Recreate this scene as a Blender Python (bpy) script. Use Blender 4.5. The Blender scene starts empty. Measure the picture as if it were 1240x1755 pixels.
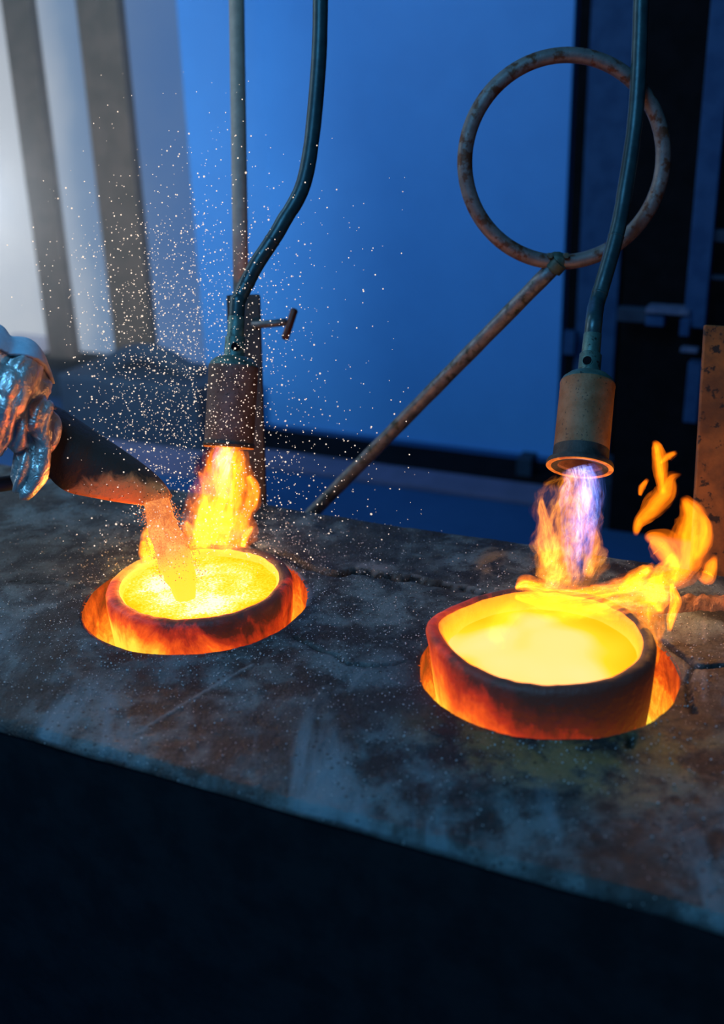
import bpy, bmesh, math, random
import numpy as np
from mathutils import Vector, Matrix

random.seed(7)
RNG = np.random.default_rng(11)
S = bpy.context.scene
COL = S.collection
PI = math.pi
ZB = 0.85                      # height of the furnace top above the floor

# ------------------------------------------------------------------ camera
CAM_H, FPX, PITCH, ROLL = 0.8834, 1872.8, math.radians(22.174), math.radians(-1.601)
CX, CY = 620.0, 873.3
C0 = Vector((0, 0, ZB + CAM_H))
FWD = Vector((0, math.cos(PITCH), -math.sin(PITCH)))
U0 = Vector((0, math.sin(PITCH), math.cos(PITCH)))
R0 = Vector((1, 0, 0))
RIGHT = R0 * math.cos(ROLL) + U0 * math.sin(ROLL)
UP = U0 * math.cos(ROLL) - R0 * math.sin(ROLL)
cam = bpy.data.cameras.new('camera')
cam.sensor_fit = 'HORIZONTAL'
cam.sensor_width = 36
cam.lens = FPX * 36 / 1240
cam.shift_y = (CY - 877.5) / 1240
cam.clip_start, cam.clip_end = 0.05, 60
cam.dof.use_dof = True
cam.dof.focus_distance = 1.92
cam.dof.aperture_fstop = 2.8
camo = bpy.data.objects.new('camera', cam)
COL.objects.link(camo)
M = Matrix((RIGHT, UP, -FWD)).transposed().to_4x4()
M.translation = C0
camo.matrix_world = M
S.camera = camo

# ------------------------------------------------------------------ world, lamps, exposure
S.view_settings.view_transform = 'Standard'
S.view_settings.look = 'None'
S.view_settings.exposure = 0.0
S.view_settings.gamma = 1.0
S.view_settings.use_curve_mapping = False
S.cycles.use_denoising = True
S.cycles.transparent_max_bounces = 64
S.cycles.max_bounces = 6
S.cycles.caustics_reflective = False
S.cycles.caustics_refractive = False
S.cycles.sample_clamp_indirect = 4.0
W = bpy.data.worlds.new('world')
S.world = W
W.use_nodes = True
W.node_tree.nodes['Background'].inputs[0].default_value = (0.12, 0.32, 0.70, 1)
W.node_tree.nodes['Background'].inputs[1].default_value = 0.055


def lamp(name, kind, loc, energy, color, size=0.1, target=None, size_y=None, spot=None):
    d = bpy.data.lights.new(name, kind)
    d.energy = energy
    d.color = color
    if kind == 'AREA':
        d.size = size
        if size_y:
            d.shape = 'RECTANGLE'
            d.size_y = size_y
    else:
        d.shadow_soft_size = size
    if spot:
        d.spot_size = math.radians(spot)
        d.spot_blend = 1.0
    o = bpy.data.objects.new(name, d)
    COL.objects.link(o)
    o.location = loc
    if target is not None:
        o.rotation_euler = (Vector(target) - Vector(loc)).to_track_quat('-Z', 'Y').to_euler()
    return o


lamp('shop_lamp_cold', 'AREA', (-0.9, 0.2, 3.4), 48, (0.15, 0.54, 1.0), 1.0, (0.0, 1.6, ZB))
lamp('shop_lamp_rear', 'AREA', (-1.9, 3.4, 3.6), 40, (0.42, 0.74, 1.0), 1.2, (-0.6, 6.0, 1.0))
lamp('window_daylight', 'AREA', (-2.9, 3.0, 2.3), 26, (0.75, 0.88, 1.0), 0.9, (-0.6, 1.9, 1.0), 1.2)

# ------------------------------------------------------------------ pixel helpers (photo pixel -> world point)


def ray(x, y):
    return FWD + RIGHT * ((x - CX) / FPX) - UP * ((y - CY) / FPX)


def P(x, y, d):
    """point seen at pixel (x, y), d metres in front of the lens"""
    return C0 + ray(x, y) * d


def G(x, y, z=ZB):
    r = ray(x, y)
    return C0 + r * ((z - C0.z) / r.z)


def depth(p):
    return (Vector(p) - C0).dot(FWD)


LC = Vector((-0.3022, 1.7641, ZB))      # left hole
RC = Vector((0.28315, 1.4908, ZB))      # right hole
HOLE_R = 0.200
YAW = math.radians(-25.4)
E1 = Vector((math.cos(YAW), math.sin(YAW), 0))
E2 = Vector((-math.sin(YAW), math.cos(YAW), 0))


def AB(p):
    d = Vector(p) - LC
    return d.dot(E1), d.dot(E2)


def WB(a, b, z=ZB):
    q = LC + E1 * a + E2 * b
    return Vector((q.x, q.y, z))


# ------------------------------------------------------------------ noise (numpy value noise, fbm)
_T = np.random.default_rng(5).random((256, 256, 16))


def vnoise(x, y, z=0.0):
    x, y = np.broadcast_arrays(np.asarray(x, float), np.asarray(y, float))
    z = np.broadcast_to(np.asarray(z, float), x.shape)
    xi, yi, zi = np.floor(x).astype(int), np.floor(y).astype(int), np.floor(z).astype(int)
    fx, fy, fz = x - xi, y - yi, z - zi
    fx, fy, fz = [f * f * (3 - 2 * f) for f in (fx, fy, fz)]
    r = 0
    for a in (0, 1):
        for b in (0, 1):
            for c in (0, 1):
                w = (fx if a else 1 - fx) * (fy if b else 1 - fy) * (fz if c else 1 - fz)
                r = r + w * _T[(xi + a) % 256, (yi + b) % 256, (zi + c) % 16]
    return r


def fbm(x, y, z=0.0, o=4):
    r, a, t = 0, 0.5, 0
    x = np.asarray(x, float); y = np.asarray(y, float); z = np.asarray(z, float)
    for k in range(o):
        r = r + a * vnoise(x, y, z); t += a
        x, y, z, a = x * 2.03 + 17.1, y * 2.03 + 5.3, z * 2.03 + 1.7, a * 0.5
    return r / t


# ------------------------------------------------------------------ materials
def new_mat(name):
    m = bpy.data.materials.new(name)
    m.use_nodes = True
    nt = m.node_tree
    nt.nodes.clear()
    return m, nt


class NB:
    """tiny node builder"""
    def __init__(self, nt):
        self.nt = nt

    def n(self, kind, ins=None, **kw):
        nd = self.nt.nodes.new(kind)
        for k, v in kw.items():
            setattr(nd, k, v)
        for k, v in (ins or {}).items():
            self.set(nd.inputs[k], v)
        return nd

    def set(self, sock, v):
        if hasattr(v, 'is_output') or isinstance(v, bpy.types.NodeSocket):
            self.nt.links.new(v, sock)
        else:
            if isinstance(v, tuple) and len(v) == 3 and sock.type == 'RGBA':
                v = (*v, 1)
            sock.default_value = v

    def math(self, op, a, b=0.0, c=0.0, clamp=False):
        nd = self.n('ShaderNodeMath', operation=op, use_clamp=clamp)
        for i, v in enumerate((a, b, c)):
            self.set(nd.inputs[i], v)
        return nd.outputs[0]

    def noise(self, vec, scale, detail=4, rough=0.55, dist=0.0):
        nd = self.n('ShaderNodeTexNoise', {'Scale': scale, 'Detail': detail, 'Roughness': rough, 'Distortion': dist})
        if vec is not None:
            self.set(nd.inputs['Vector'], vec)
        return nd.outputs[0]

    def ramp(self, fac, stops, interp='LINEAR'):
        nd = self.n('ShaderNodeValToRGB')
        nd.color_ramp.interpolation = interp
        el = nd.color_ramp.elements
        while len(el) < len(stops):
            el.new(0.5)
        for e, (p, c) in zip(el, stops):
            e.position = p
            e.color = (*c, 1) if len(c) == 3 else c
        self.set(nd.inputs[0], fac)
        return nd.outputs[0]

    def mix(self, fac, a, b, blend='MIX'):
        nd = self.n('ShaderNodeMix', data_type='RGBA', blend_type=blend)
        self.set(nd.inputs[0], fac)
        self.set(nd.inputs[6], a)
        self.set(nd.inputs[7], b)
        return nd.outputs[2]

    def step(self, v, lo, hi):
        nd = self.n('ShaderNodeMapRange', interpolation_type='SMOOTHSTEP')
        self.set(nd.inputs[0], v)
        self.set(nd.inputs[1], lo)
        self.set(nd.inputs[2], hi)
        return nd.outputs[0]

    def attr(self, name, out=2):
        return self.n('ShaderNodeAttribute', attribute_name=name).outputs[out]

    def obj(self):
        return self.n('ShaderNodeTexCoord').outputs['Object']

    def scale(self, vec, s):
        nd = self.n('ShaderNodeVectorMath', operation='MULTIPLY')
        self.set(nd.inputs[0], vec)
        nd.inputs[1].default_value = s
        return nd.outputs[0]

    def bump(self, h, strength=0.4, dist=0.01):
        return self.n('ShaderNodeBump', {'Height': h, 'Strength': strength, 'Distance': dist}).outputs[0]

    def out(self, sh):
        o = self.n('ShaderNodeOutputMaterial')
        self.nt.links.new(sh, o.inputs[0])


def surface(name, c1, c2, scale=20, rough=(0.5, 0.75), metal=0.0, bump=0.3, bdist=0.004, c3=None, s3=60, t3=(0.55, 0.65), stretch=(1, 1, 1), spec=0.5):
    m, nt = new_mat(name)
    b = NB(nt)
    v = b.scale(b.obj(), stretch)
    f = b.noise(v, scale, 6, 0.6)
    col = b.mix(b.step(f, 0.35, 0.65), c1, c2)
    if c3:
        f3 = b.noise(v, s3, 4, 0.65)
        col = b.mix(b.step(f3, *t3), col, c3)
    fine = b.noise(v, scale * 6, 4, 0.6)
    r = b.n('ShaderNodeMapRange', {0: fine, 3: rough[0], 4: rough[1]}).outputs[0]
    pb = b.n('ShaderNodeBsdfPrincipled', {'Base Color': col, 'Roughness': r, 'Metallic': metal, 'Specular IOR Level': spec,
                                          'Normal': b.bump(b.math('ADD', f, b.math('MULTIPLY', fine, 0.5)), bump, bdist)})
    b.out(pb.outputs[0])
    return m


MAT = {}
MAT['panel_blue'] = surface('panel_blue', (0.055, 0.30, 0.80), (0.060, 0.32, 0.84), 3, (0.5, 0.6), 0, 0.05)
MAT['dark_trim'] = surface('dark_trim', (0.003, 0.004, 0.006), (0.006, 0.007, 0.010), 8, (0.8, 0.95), spec=0.08)
MAT['floor'] = surface('floor', (0.010, 0.065, 0.20), (0.013, 0.075, 0.22), 2, (0.7, 0.9), spec=0.2)
MAT['kerb'] = surface('kerb', (0.075, 0.10, 0.20), (0.095, 0.12, 0.24), 4, (0.7, 0.9), spec=0.2)
MAT['brown_post'] = surface('brown_post', (0.10, 0.075, 0.055), (0.14, 0.10, 0.075), 10)
MAT['black_cabinet'] = surface('black_cabinet', (0.002, 0.003, 0.005), (0.004, 0.005, 0.008), 12, (0.8, 0.95), spec=0.08)
MAT['blue_steel'] = surface('blue_steel', (0.010, 0.050, 0.15), (0.018, 0.070, 0.19), 15, (0.5, 0.7), 0.0, spec=0.15)
MAT['pale_steel'] = surface('pale_steel', (0.09, 0.13, 0.24), (0.05, 0.09, 0.19), 40, (0.5, 0.7), 0.0, spec=0.2)
MAT['machine_teal'] = surface('machine_teal', (0.010, 0.028, 0.060), (0.014, 0.040, 0.080), 8, spec=0.2)
MAT['pale_box'] = surface('pale_box', (0.55, 0.52, 0.62), (0.62, 0.60, 0.68), 6)
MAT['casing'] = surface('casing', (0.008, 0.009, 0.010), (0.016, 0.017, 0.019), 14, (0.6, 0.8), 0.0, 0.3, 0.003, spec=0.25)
MAT['hose'] = surface('hose', (0.010, 0.040, 0.052), (0.020, 0.066, 0.078), 30, (0.28, 0.45), 0.3, 0.25, 0.002)
MAT['green_brass'] = surface('green_brass', (0.05, 0.12, 0.11), (0.10, 0.19, 0.17), 45, (0.35, 0.6), 0.5, 0.4, 0.002, (0.02, 0.03, 0.03), 90, (0.55, 0.68))
MAT['barrel'] = surface('barrel', (0.19, 0.085, 0.032), (0.26, 0.14, 0.07), 26, (0.5, 0.8), 0.25, 0.5, 0.003, (0.02, 0.015, 0.012), 170, (0.60, 0.68))
MAT['barrel_dark'] = surface('barrel_dark', (0.085, 0.06, 0.05), (0.12, 0.10, 0.095), 26, (0.5, 0.8), 0.25, 0.5, 0.003, (0.02, 0.015, 0.012), 170, (0.58, 0.68))
MAT['soot'] = surface('soot', (0.010, 0.009, 0.008), (0.03, 0.028, 0.026), 60)
MAT['pipe'] = surface('pipe', (0.10, 0.12, 0.13), (0.17, 0.18, 0.19), 60, (0.35, 0.6), 0.6, 0.5, 0.002, (0.03, 0.045, 0.035), 40, (0.5, 0.65))
MAT['rust_pipe'] = surface('rust_pipe', (0.13, 0.125, 0.125), (0.19, 0.18, 0.175), 50, (0.4, 0.65), 0.4, 0.5, 0.002, (0.10, 0.04, 0.02), 35, (0.5, 0.62))
MAT['brown_pipe'] = surface('brown_pipe', (0.34, 0.26, 0.21), (0.40, 0.31, 0.25), 40, (0.5, 0.7), 0.1)
MAT['post_plate'] = surface('post_plate', (0.030, 0.020, 0.016), (0.05, 0.032, 0.025), 30, (0.5, 0.7), 0.4, 0.4, 0.002)
MAT['valve_red'] = surface('valve_red', (0.06, 0.018, 0.010), (0.10, 0.03, 0.015), 60, (0.3, 0.5), 0.5, 0.4, 0.002)
MAT['clamp'] = surface('clamp', (0.04, 0.08, 0.06), (0.08, 0.12, 0.10), 70, (0.35, 0.6), 0.5, 0.6, 0.003)
MAT['rust_plate'] = surface('rust_plate', (0.30, 0.105, 0.022), (0.13, 0.048, 0.014), 14, (0.6, 0.85), 0.1, 0.6, 0.004, (0.025, 0.014, 0.010), 40, (0.56, 0.64))
MAT['slag'] = surface('slag', (0.20, 0.10, 0.05), (0.10, 0.06, 0.04), 60, (0.6, 0.9), 0, 0.8, 0.006)
MAT['grit'] = surface('grit', (0.60, 0.66, 0.70), (0.75, 0.78, 0.80), 100, (0.2, 0.4), 0.3, 0.1)
MAT['sleeve_cloth'] = surface('sleeve_cloth', (0.40, 0.54, 0.66), (0.46, 0.60, 0.72), 90, (0.6, 0.8), 0.0, 0.4, 0.003)


def bench_material():
    m, nt = new_mat('refractory_slab')
    b = NB(nt)
    v = b.obj()
    big = b.noise(v, 3.2, 5, 0.6, 0.4)
    mid = b.noise(v, 14, 6, 0.62, 0.3)
    fine = b.noise(v, 90, 5, 0.7)
    streak = b.noise(b.scale(v, (9.0, 1.6, 1.0)), 1.0, 5, 0.6, 0.3)
    grain = b.noise(v, 240, 3, 0.75)
    col = b.mix(b.step(mid, 0.38, 0.62), (0.012, 0.017, 0.019), (0.100, 0.150, 0.165))
    col = b.mix(b.math('MULTIPLY', b.step(big, 0.48, 0.62), 0.85), col, (0.020, 0.022, 0.022))
    col = b.mix(b.step(grain, 0.44, 0.30), col, (0.010, 0.010, 0.010))
    col = b.mix(b.math('MULTIPLY', b.step(grain, 0.60, 0.72), 0.45), col, (0.34, 0.36, 0.37))
    col = b.mix(b.math('MULTIPLY', b.step(streak, 0.50, 0.66), b.attr('front')), col, (0.13, 0.20, 0.235))
    col = b.mix(b.math('MULTIPLY', b.step(streak, 0.49, 0.36), b.math('MULTIPLY', b.attr('front'), 0.8)), col, (0.018, 0.022, 0.022))
    col = b.mix(b.math('MULTIPLY', b.attr('soot'), b.step(mid, 0.72, 0.35)), col, (0.012, 0.012, 0.013))
    col = b.mix(b.math('MULTIPLY', b.attr('stain_firelight'), b.step(mid, 0.40, 0.58)), col, (0.27, 0.145, 0.042))
    col = b.mix(b.attr('pale'), col, (0.24, 0.27, 0.29))
    col = b.mix(b.attr('dirt'), col, (0.005, 0.004, 0.004))
    sp = b.n('ShaderNodeTexVoronoi', {'Vector': v, 'Scale': 150.0, 'Randomness': 1.0})
    dot = b.math('MULTIPLY', b.step(sp.outputs['Distance'], 0.24, 0.10), b.step(b.n('ShaderNodeSeparateColor', {0: sp.outputs['Color']}).outputs[0], 0.80, 0.84))
    col = b.mix(b.math('MULTIPLY', dot, 0.7), col, (0.42, 0.46, 0.48))
    dk = b.n('ShaderNodeTexVoronoi', {'Vector': v, 'Scale': 95.0, 'Randomness': 1.0})
    dd = b.math('MULTIPLY', b.step(dk.outputs['Distance'], 0.34, 0.16), b.step(b.n('ShaderNodeSeparateColor', {0: dk.outputs['Color']}).outputs[1], 0.66, 0.70))
    col = b.mix(b.math('MULTIPLY', dd, 0.75), col, (0.012, 0.012, 0.012))
    h = b.math('ADD', b.math('MULTIPLY', mid, 0.8), b.math('ADD', b.math('MULTIPLY', fine, 0.5), b.math('ADD', b.math('MULTIPLY', dot, 0.2), b.math('MULTIPLY', grain, 0.35))))
    pb = b.n('ShaderNodeBsdfPrincipled', {'Base Color': col, 'Roughness': b.n('ShaderNodeMapRange', {0: fine, 3: 0.34, 4: 0.70}).outputs[0],
                                          'Normal': b.bump(h, 0.75, 0.008), 'Specular IOR Level': 0.32})
    b.out(pb.outputs[0])
    return m


MAT['bench'] = bench_material()


def hot_material(name, top, bot, nscale, dark_amt, stops, strength, stretch=(1, 1, 0.35), bias=(0, 0, 0), cold=(0.05, 0.03, 0.025)):
    """incandescent refractory: hotter with depth, crusted dark where cooled; z in object coordinates"""
    m, nt = new_mat(name)
    b = NB(nt)
    v = b.obj()
    xyz = b.n('ShaderNodeSeparateXYZ', {0: v}).outputs
    n1 = b.noise(b.scale(v, stretch), nscale, 6, 0.65, 0.6)
    n2 = b.noise(v, nscale * 5, 4, 0.6)
    heat = b.n('ShaderNodeMapRange', {0: xyz[2], 1: top, 2: bot, 3: 0.0, 4: 1.0}, clamp=False).outputs[0]
    t = b.math('ADD', heat, b.math('MULTIPLY', b.math('SUBTRACT', n1, 0.5), dark_amt))
    t = b.math('ADD', t, b.math('MULTIPLY', b.math('SUBTRACT', n2, 0.5), 0.25))
    t = b.math('ADD', t, b.math('ADD', b.math('MULTIPLY', xyz[0], bias[0]), b.math('MULTIPLY', xyz[1], bias[1])))
    t = b.math('MAXIMUM', b.math('MINIMUM', t, 1.0), 0.0)
    col = b.ramp(t, stops)
    pb = b.n('ShaderNodeBsdfPrincipled', {'Base Color': cold, 'Roughness': 0.6, 'Emission Color': col, 'Emission Strength': strength,
                                          'Normal': b.bump(b.math('ADD', n1, n2), 0.5, 0.006)})
    b.out(pb.outputs[0])
    return m


HOT = [(0.0, (0.010, 0.004, 0.003)), (0.22, (0.045, 0.006, 0.003)), (0.42, (0.38, 0.020, 0.004)), (0.62, (0.85, 0.085, 0.006)), (0.80, (1.0, 0.32, 0.015)), (1.0, (1.0, 0.72, 0.05))]
HOT_IN = [(0.0, (0.70, 0.09, 0.003)), (0.3, (1.0, 0.26, 0.006)), (0.65, (1.0, 0.36, 0.010)), (1.0, (1.0, 0.42, 0.03))]
MAT['crucible_left'] = hot_material('crucible_left_skin', 0.084, -0.055, 10, 1.7, HOT, 1.15, stretch=(1, 1, 0.6), bias=(-2.0, 0.3, 0), cold=(0.03, 0.02, 0.018))
MAT['crucible_right'] = hot_material('crucible_right_skin', 0.058, -0.110, 13, 0.75, HOT, 1.1, bias=(-2.3, 0.9, 0), cold=(0.05, 0.03, 0.025))
MAT['lining'] = hot_material('hole_lining_skin', 0.090, -0.15, 20, 1.1, HOT, 1.05, stretch=(1, 1, 0.8), cold=(0.016, 0.006, 0.005))
MAT['crucible_inside'] = hot_material('crucible_inside_skin', 0.07, 0.02, 12, 0.5, HOT_IN, 1.9)


def melt_material(name, stops, strength, scale, detail, grain):
    m, nt = new_mat(name)
    b = NB(nt)
    v = b.obj()
    n1 = b.noise(v, scale, detail, 0.55, 0.8)
    g = b.noise(v, 220, 3, 0.7)
    t = b.math('ADD', n1, b.math('MULTIPLY', b.math('SUBTRACT', g, 0.5), grain))
    xyz = b.n('ShaderNodeSeparateXYZ', {0: v}).outputs
    rr = b.math('SQRT', b.math('ADD', b.math('POWER', xyz[0], 2.0), b.math('POWER', xyz[1], 2.0)))
    t = b.math('SUBTRACT', t, b.math('MULTIPLY', b.step(rr, 0.07, 0.15), 0.28), clamp=True)
    e = b.n('ShaderNodeEmission', {'Color': b.ramp(t, stops), 'Strength': strength})
    b.out(e.outputs[0])
    return m


MAT['melt_left'] = melt_material('melt_grainy', [(0.12, (1.0, 0.095, 0.001)), (0.30, (1.0, 0.128, 0.003)), (0.46, (1.0, 0.150, 0.02)), (0.62, (1.0, 0.166, 0.13))], 6.6, 9, 3, 0.95)
MAT['melt_right'] = melt_material('melt_clear', [(0.12, (1.0, 0.20, 0.003)), (0.28, (1.0, 0.25, 0.008)), (0.42, (0.8, 0.28, 0.08)), (0.8, (0.7, 0.295, 0.13))], 3.1, 5, 1, 0.0)


def flame_material(name, stops, strength, scale=9, thr=(0.40, 0.62), edge=0.55, ends=(0.05, 0.25), dist=1.2, detail=4, fil=0.45):
    """thin glowing gas: adds light, hides nothing; 'flow' runs along the flame, 'along' is 0 at its root and 1 at its tip"""
    m, nt = new_mat(name)
    b = NB(nt)
    n1 = b.noise(b.attr('flow', 1), scale, detail, 0.58, dist)
    lw = b.n('ShaderNodeLayerWeight', {'Blend': 0.5}).outputs['Facing']
    soft = b.math('POWER', b.math('SUBTRACT', 1.0, lw, clamp=True), edge)
    al = b.attr('along')
    fade = b.math('MULTIPLY', b.step(al, 0.0, ends[0]), b.step(al, 1.0, 1.0 - ends[1]))
    n2 = b.noise(b.attr('flow', 1), scale * 1.9, detail, 0.6, dist * 1.3)
    rid = b.math('POWER', b.math('SUBTRACT', 1.0, b.math('ABSOLUTE', b.math('MULTIPLY', b.math('SUBTRACT', n2, 0.5), 5.0)), clamp=True), 3.0)
    body = b.math('ADD', b.math('MULTIPLY', b.step(n1, *thr), 1.0 - fil), b.math('MULTIPLY', b.math('MULTIPLY', rid, b.step(n1, thr[0] - 0.12, thr[1])), fil))
    d = b.math('MULTIPLY', b.math('MULTIPLY', body, soft), fade)
    e = b.n('ShaderNodeEmission', {'Color': b.ramp(d, stops), 'Strength': b.math('MULTIPLY', d, strength)})
    tr = b.n('ShaderNodeBsdfTransparent')
    ad = b.n('ShaderNodeAddShader')
    nt.links.new(tr.outputs[0], ad.inputs[0])
    nt.links.new(e.outputs[0], ad.inputs[1])
    b.out(ad.outputs[0])
    m.cycles.emission_sampling = 'NONE'
    return m


ORANGE = [(0.0, (1.0, 0.16, 0.004)), (0.5, (1.0, 0.22, 0.006)), (1.0, (1.0, 0.34, 0.02))]
YELLOW = [(0.0, (1.0, 0.19, 0.001)), (0.5, (1.0, 0.28, 0.002)), (1.0, (1.0, 0.38, 0.015))]
RAGGED = [(0.0, (1.0, 0.24, 0.020)), (0.5, (1.0, 0.32, 0.025)), (1.0, (1.0, 0.48, 0.05))]
BLUE = [(0.0, (0.06, 0.13, 0.70)), (0.45, (0.20, 0.30, 0.95)), (1.0, (1.0, 0.92, 1.0))]
MAT['fire_orange'] = flame_material('fire_orange', ORANGE, 0.78, 13, (0.44, 0.62), 1.3, (0.02, 0.12), 1.4, fil=0.55)
MAT['fire_yellow'] = flame_material('fire_yellow', YELLOW, 1.25, 13, (0.44, 0.62), 1.3, (0.02, 0.12), 1.4, fil=0.5)
MAT['fire_ragged'] = flame_material('fire_ragged', RAGGED, 0.80, 15, (0.44, 0.62), 1.4, (0.12, 0.10), 1.6, fil=0.5)
MAT['fire_blue'] = flame_material('fire_blue', BLUE, 0.62, 14, (0.46, 0.68), 0.6, (0.01, 0.55), 1.6, fil=0.75)
MAT['fire_lick'] = flame_material('fire_lick', [(0.0, (1.0, 0.16, 0.002)), (0.6, (1.0, 0.21, 0.003)), (1.0, (1.0, 0.30, 0.006))], 0.62, 11, (0.34, 0.64), 1.2, (0.08, 0.25), 0.9, 3, fil=0.28)

m, nt = new_mat('spark_glow')
b_ = NB(nt)
b_.out(b_.n('ShaderNodeEmission', {'Color': (1.0, 0.78, 0.62), 'Strength': 1.25}).outputs[0])
m.cycles.emission_sampling = 'NONE'
MAT['spark'] = m

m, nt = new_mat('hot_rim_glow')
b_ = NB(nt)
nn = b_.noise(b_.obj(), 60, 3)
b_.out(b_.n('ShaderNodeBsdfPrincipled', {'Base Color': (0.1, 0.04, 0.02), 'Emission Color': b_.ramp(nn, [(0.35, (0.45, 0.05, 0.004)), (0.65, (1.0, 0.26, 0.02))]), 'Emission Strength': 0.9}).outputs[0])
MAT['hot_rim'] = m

m, nt = new_mat('aluminised_cloth')
b_ = NB(nt)
v = b_.obj()
n1 = b_.noise(b_.scale(v, (1, 1, 0.45)), 18, 3, 0.5, 0.6)
n2 = b_.noise(v, 260, 3, 0.6)
b_.out(b_.n('ShaderNodeBsdfPrincipled', {'Base Color': b_.mix(b_.step(n1, 0.3, 0.7), (0.62, 0.60, 0.58), (0.86, 0.85, 0.83)), 'Metallic': 0.70,
                                         'Roughness': b_.n('ShaderNodeMapRange', {0: n2, 3: 0.26, 4: 0.46}).outputs[0],
                                         'Normal': b_.bump(b_.math('ADD', n1, b_.math('ADD', b_.math('MULTIPLY', b_.noise(v, 55, 3, 0.6, 1.5), 0.5), b_.math('MULTIPLY', n2, 0.06))), 0.6, 0.012)}).outputs[0])
MAT['aluminised'] = m

# scoop of scorched steel: dark, with the melt's orange light painted on its mouth
m, nt = new_mat('scorched_scoop')
b_ = NB(nt)
v = b_.obj()
n1 = b_.noise(v, 30, 6, 0.65, 0.5)
n2 = b_.noise(v, 130, 4, 0.65)
tip = b_.attr('tip')
tt = b_.math('ADD', tip, b_.math('MULTIPLY', b_.math('SUBTRACT', n1, 0.5), 0.7))
colr = b_.mix(b_.step(tt, 0.34, 0.60), (0.030, 0.036, 0.034), (0.80, 0.40, 0.15))
colr = b_.mix(b_.math('MULTIPLY', b_.step(n2, 0.60, 0.70), b_.step(tt, 0.4, 0.7)), colr, (0.05, 0.025, 0.015))
b_.out(b_.n('ShaderNodeBsdfPrincipled', {'Base Color': colr, 'Metallic': 0.25, 'Roughness': 0.55, 'Normal': b_.bump(b_.math('ADD', n1, n2), 0.5, 0.003)}).outputs[0])
MAT['scoop'] = m

m, nt = new_mat('glowing_granules')
b_ = NB(nt)
v = b_.obj()
n1 = b_.noise(v, 24, 4, 0.6, 0.5)
n2 = b_.noise(v, 330, 3, 0.7)
tq = b_.math('ADD', n1, b_.math('MULTIPLY', b_.math('SUBTRACT', n2, 0.5), 0.9))
tq = b_.math('ADD', tq, b_.math('MULTIPLY', b_.math('SUBTRACT', b_.attr('along'), 0.5), 0.35))
b_.out(b_.n('ShaderNodeBsdfPrincipled', {'Base Color': (0.35, 0.14, 0.05), 'Roughness': 0.8,
                                         'Emission Color': b_.mix(b_.step(b_.attr('along'), 0.52, 0.80), b_.ramp(tq, [(0.25, (0.60, 0.14, 0.03)), (0.5, (1.1, 0.34, 0.075)), (0.75, (1.4, 0.56, 0.13))]), (2.4, 0.72, 0.03)),
                                         'Emission Strength': 1.1, 'Normal': b_.bump(n2, 0.8, 0.004)}).outputs[0])
MAT['granules'] = m

# bright daylight through dusty glass
m, nt = new_mat('daylit_glass')
b_ = NB(nt)
v = b_.obj()
n1 = b_.noise(v, 1.6, 3)
gx = b_.n('ShaderNodeSeparateXYZ', {0: v}).outputs
gl = b_.math('ADD', b_.step(gx[0], -1.9, -0.75), b_.math('MULTIPLY', b_.math('SUBTRACT', n1, 0.5), 0.5), clamp=True)
b_.out(b_.n('ShaderNodeEmission', {'Color': b_.ramp(gl, [(0.0, (0.50, 0.55, 0.62)), (0.35, (0.20, 0.30, 0.46)), (0.7, (0.12, 0.21, 0.40)), (1.0, (0.075, 0.17, 0.40))]), 'Strength': 0.9}).outputs[0])
MAT['daylit_glass'] = m

# ------------------------------------------------------------------ object helpers


def link(name, me, mat, parent=None, smooth=True):
    o = bpy.data.objects.new(name, me)
    COL.objects.link(o)
    if mat is not None and not me.materials:
        me.materials.append(MAT[mat] if isinstance(mat, str) else mat)
    if smooth:
        me.polygons.foreach_set('use_smooth', [True] * len(me.polygons))
    if parent is not None:
        o.parent = parent
        o.matrix_parent_inverse = parent.matrix_world.inverted()
    return o


def mesh_from(verts, faces, name='mesh'):
    me = bpy.data.meshes.new(name)
    me.from_pydata([tuple(v) for v in verts], [], faces)
    me.update()
    return me


def obj(name, bm, mat, parent=None, smooth=True, auto=None):
    bmesh.ops.recalc_face_normals(bm, faces=bm.faces)
    me = bpy.data.meshes.new(name)
    bm.to_mesh(me)
    bm.free()
    o = link(name, me, mat, parent, smooth)
    if auto is not None:
        sharpen(me, auto)
    return o


def sharpen(me, deg):
    bm = bmesh.new()
    bm.from_mesh(me)
    for e in bm.edges:
        if len(e.link_faces) == 2 and e.calc_face_angle(0) > math.radians(deg):
            e.smooth = False
    bm.to_mesh(me)
    bm.free()


def empty(name, loc, label, cat, group=None):
    o = bpy.data.objects.new(name, None)
    COL.objects.link(o)
    o.empty_display_size = 0.05
    o.location = loc
    o.matrix_world = Matrix.Translation(Vector(loc))
    return tag(o, label, cat, group)


def tag(o, label=None, cat=None, group=None, kind=None):
    if label: o['label'] = label
    if cat: o['category'] = cat
    if group: o['group'] = group
    if kind: o['kind'] = kind
    return o


def frame(d):
    d = Vector(d).normalized()
    a = Vector((0, 0, 1)) if abs(d.z) < 0.9 else Vector((1, 0, 0))
    x = a.cross(d).normalized()
    return x, d.cross(x), d


def add_lathe(bm, p0, axis, prof, seg=40, cap0=True, cap1=True, ang0=0.0):
    """prof: list of (distance along axis, radius)"""
    x, y, d = frame(axis)
    p0 = Vector(p0)
    rings = []
    for h, r in prof:
        rings.append([bm.verts.new(p0 + d * h + (x * math.cos(t) + y * math.sin(t)) * r)
                      for t in [ang0 + 2 * PI * k / seg for k in range(seg)]])
    for a, c in zip(rings, rings[1:]):
        for k in range(seg):
            bm.faces.new((a[k], a[(k + 1) % seg], c[(k + 1) % seg], c[k]))
    if cap0: bm.faces.new(rings[0][::-1])
    if cap1: bm.faces.new(rings[-1])
    return rings


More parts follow.
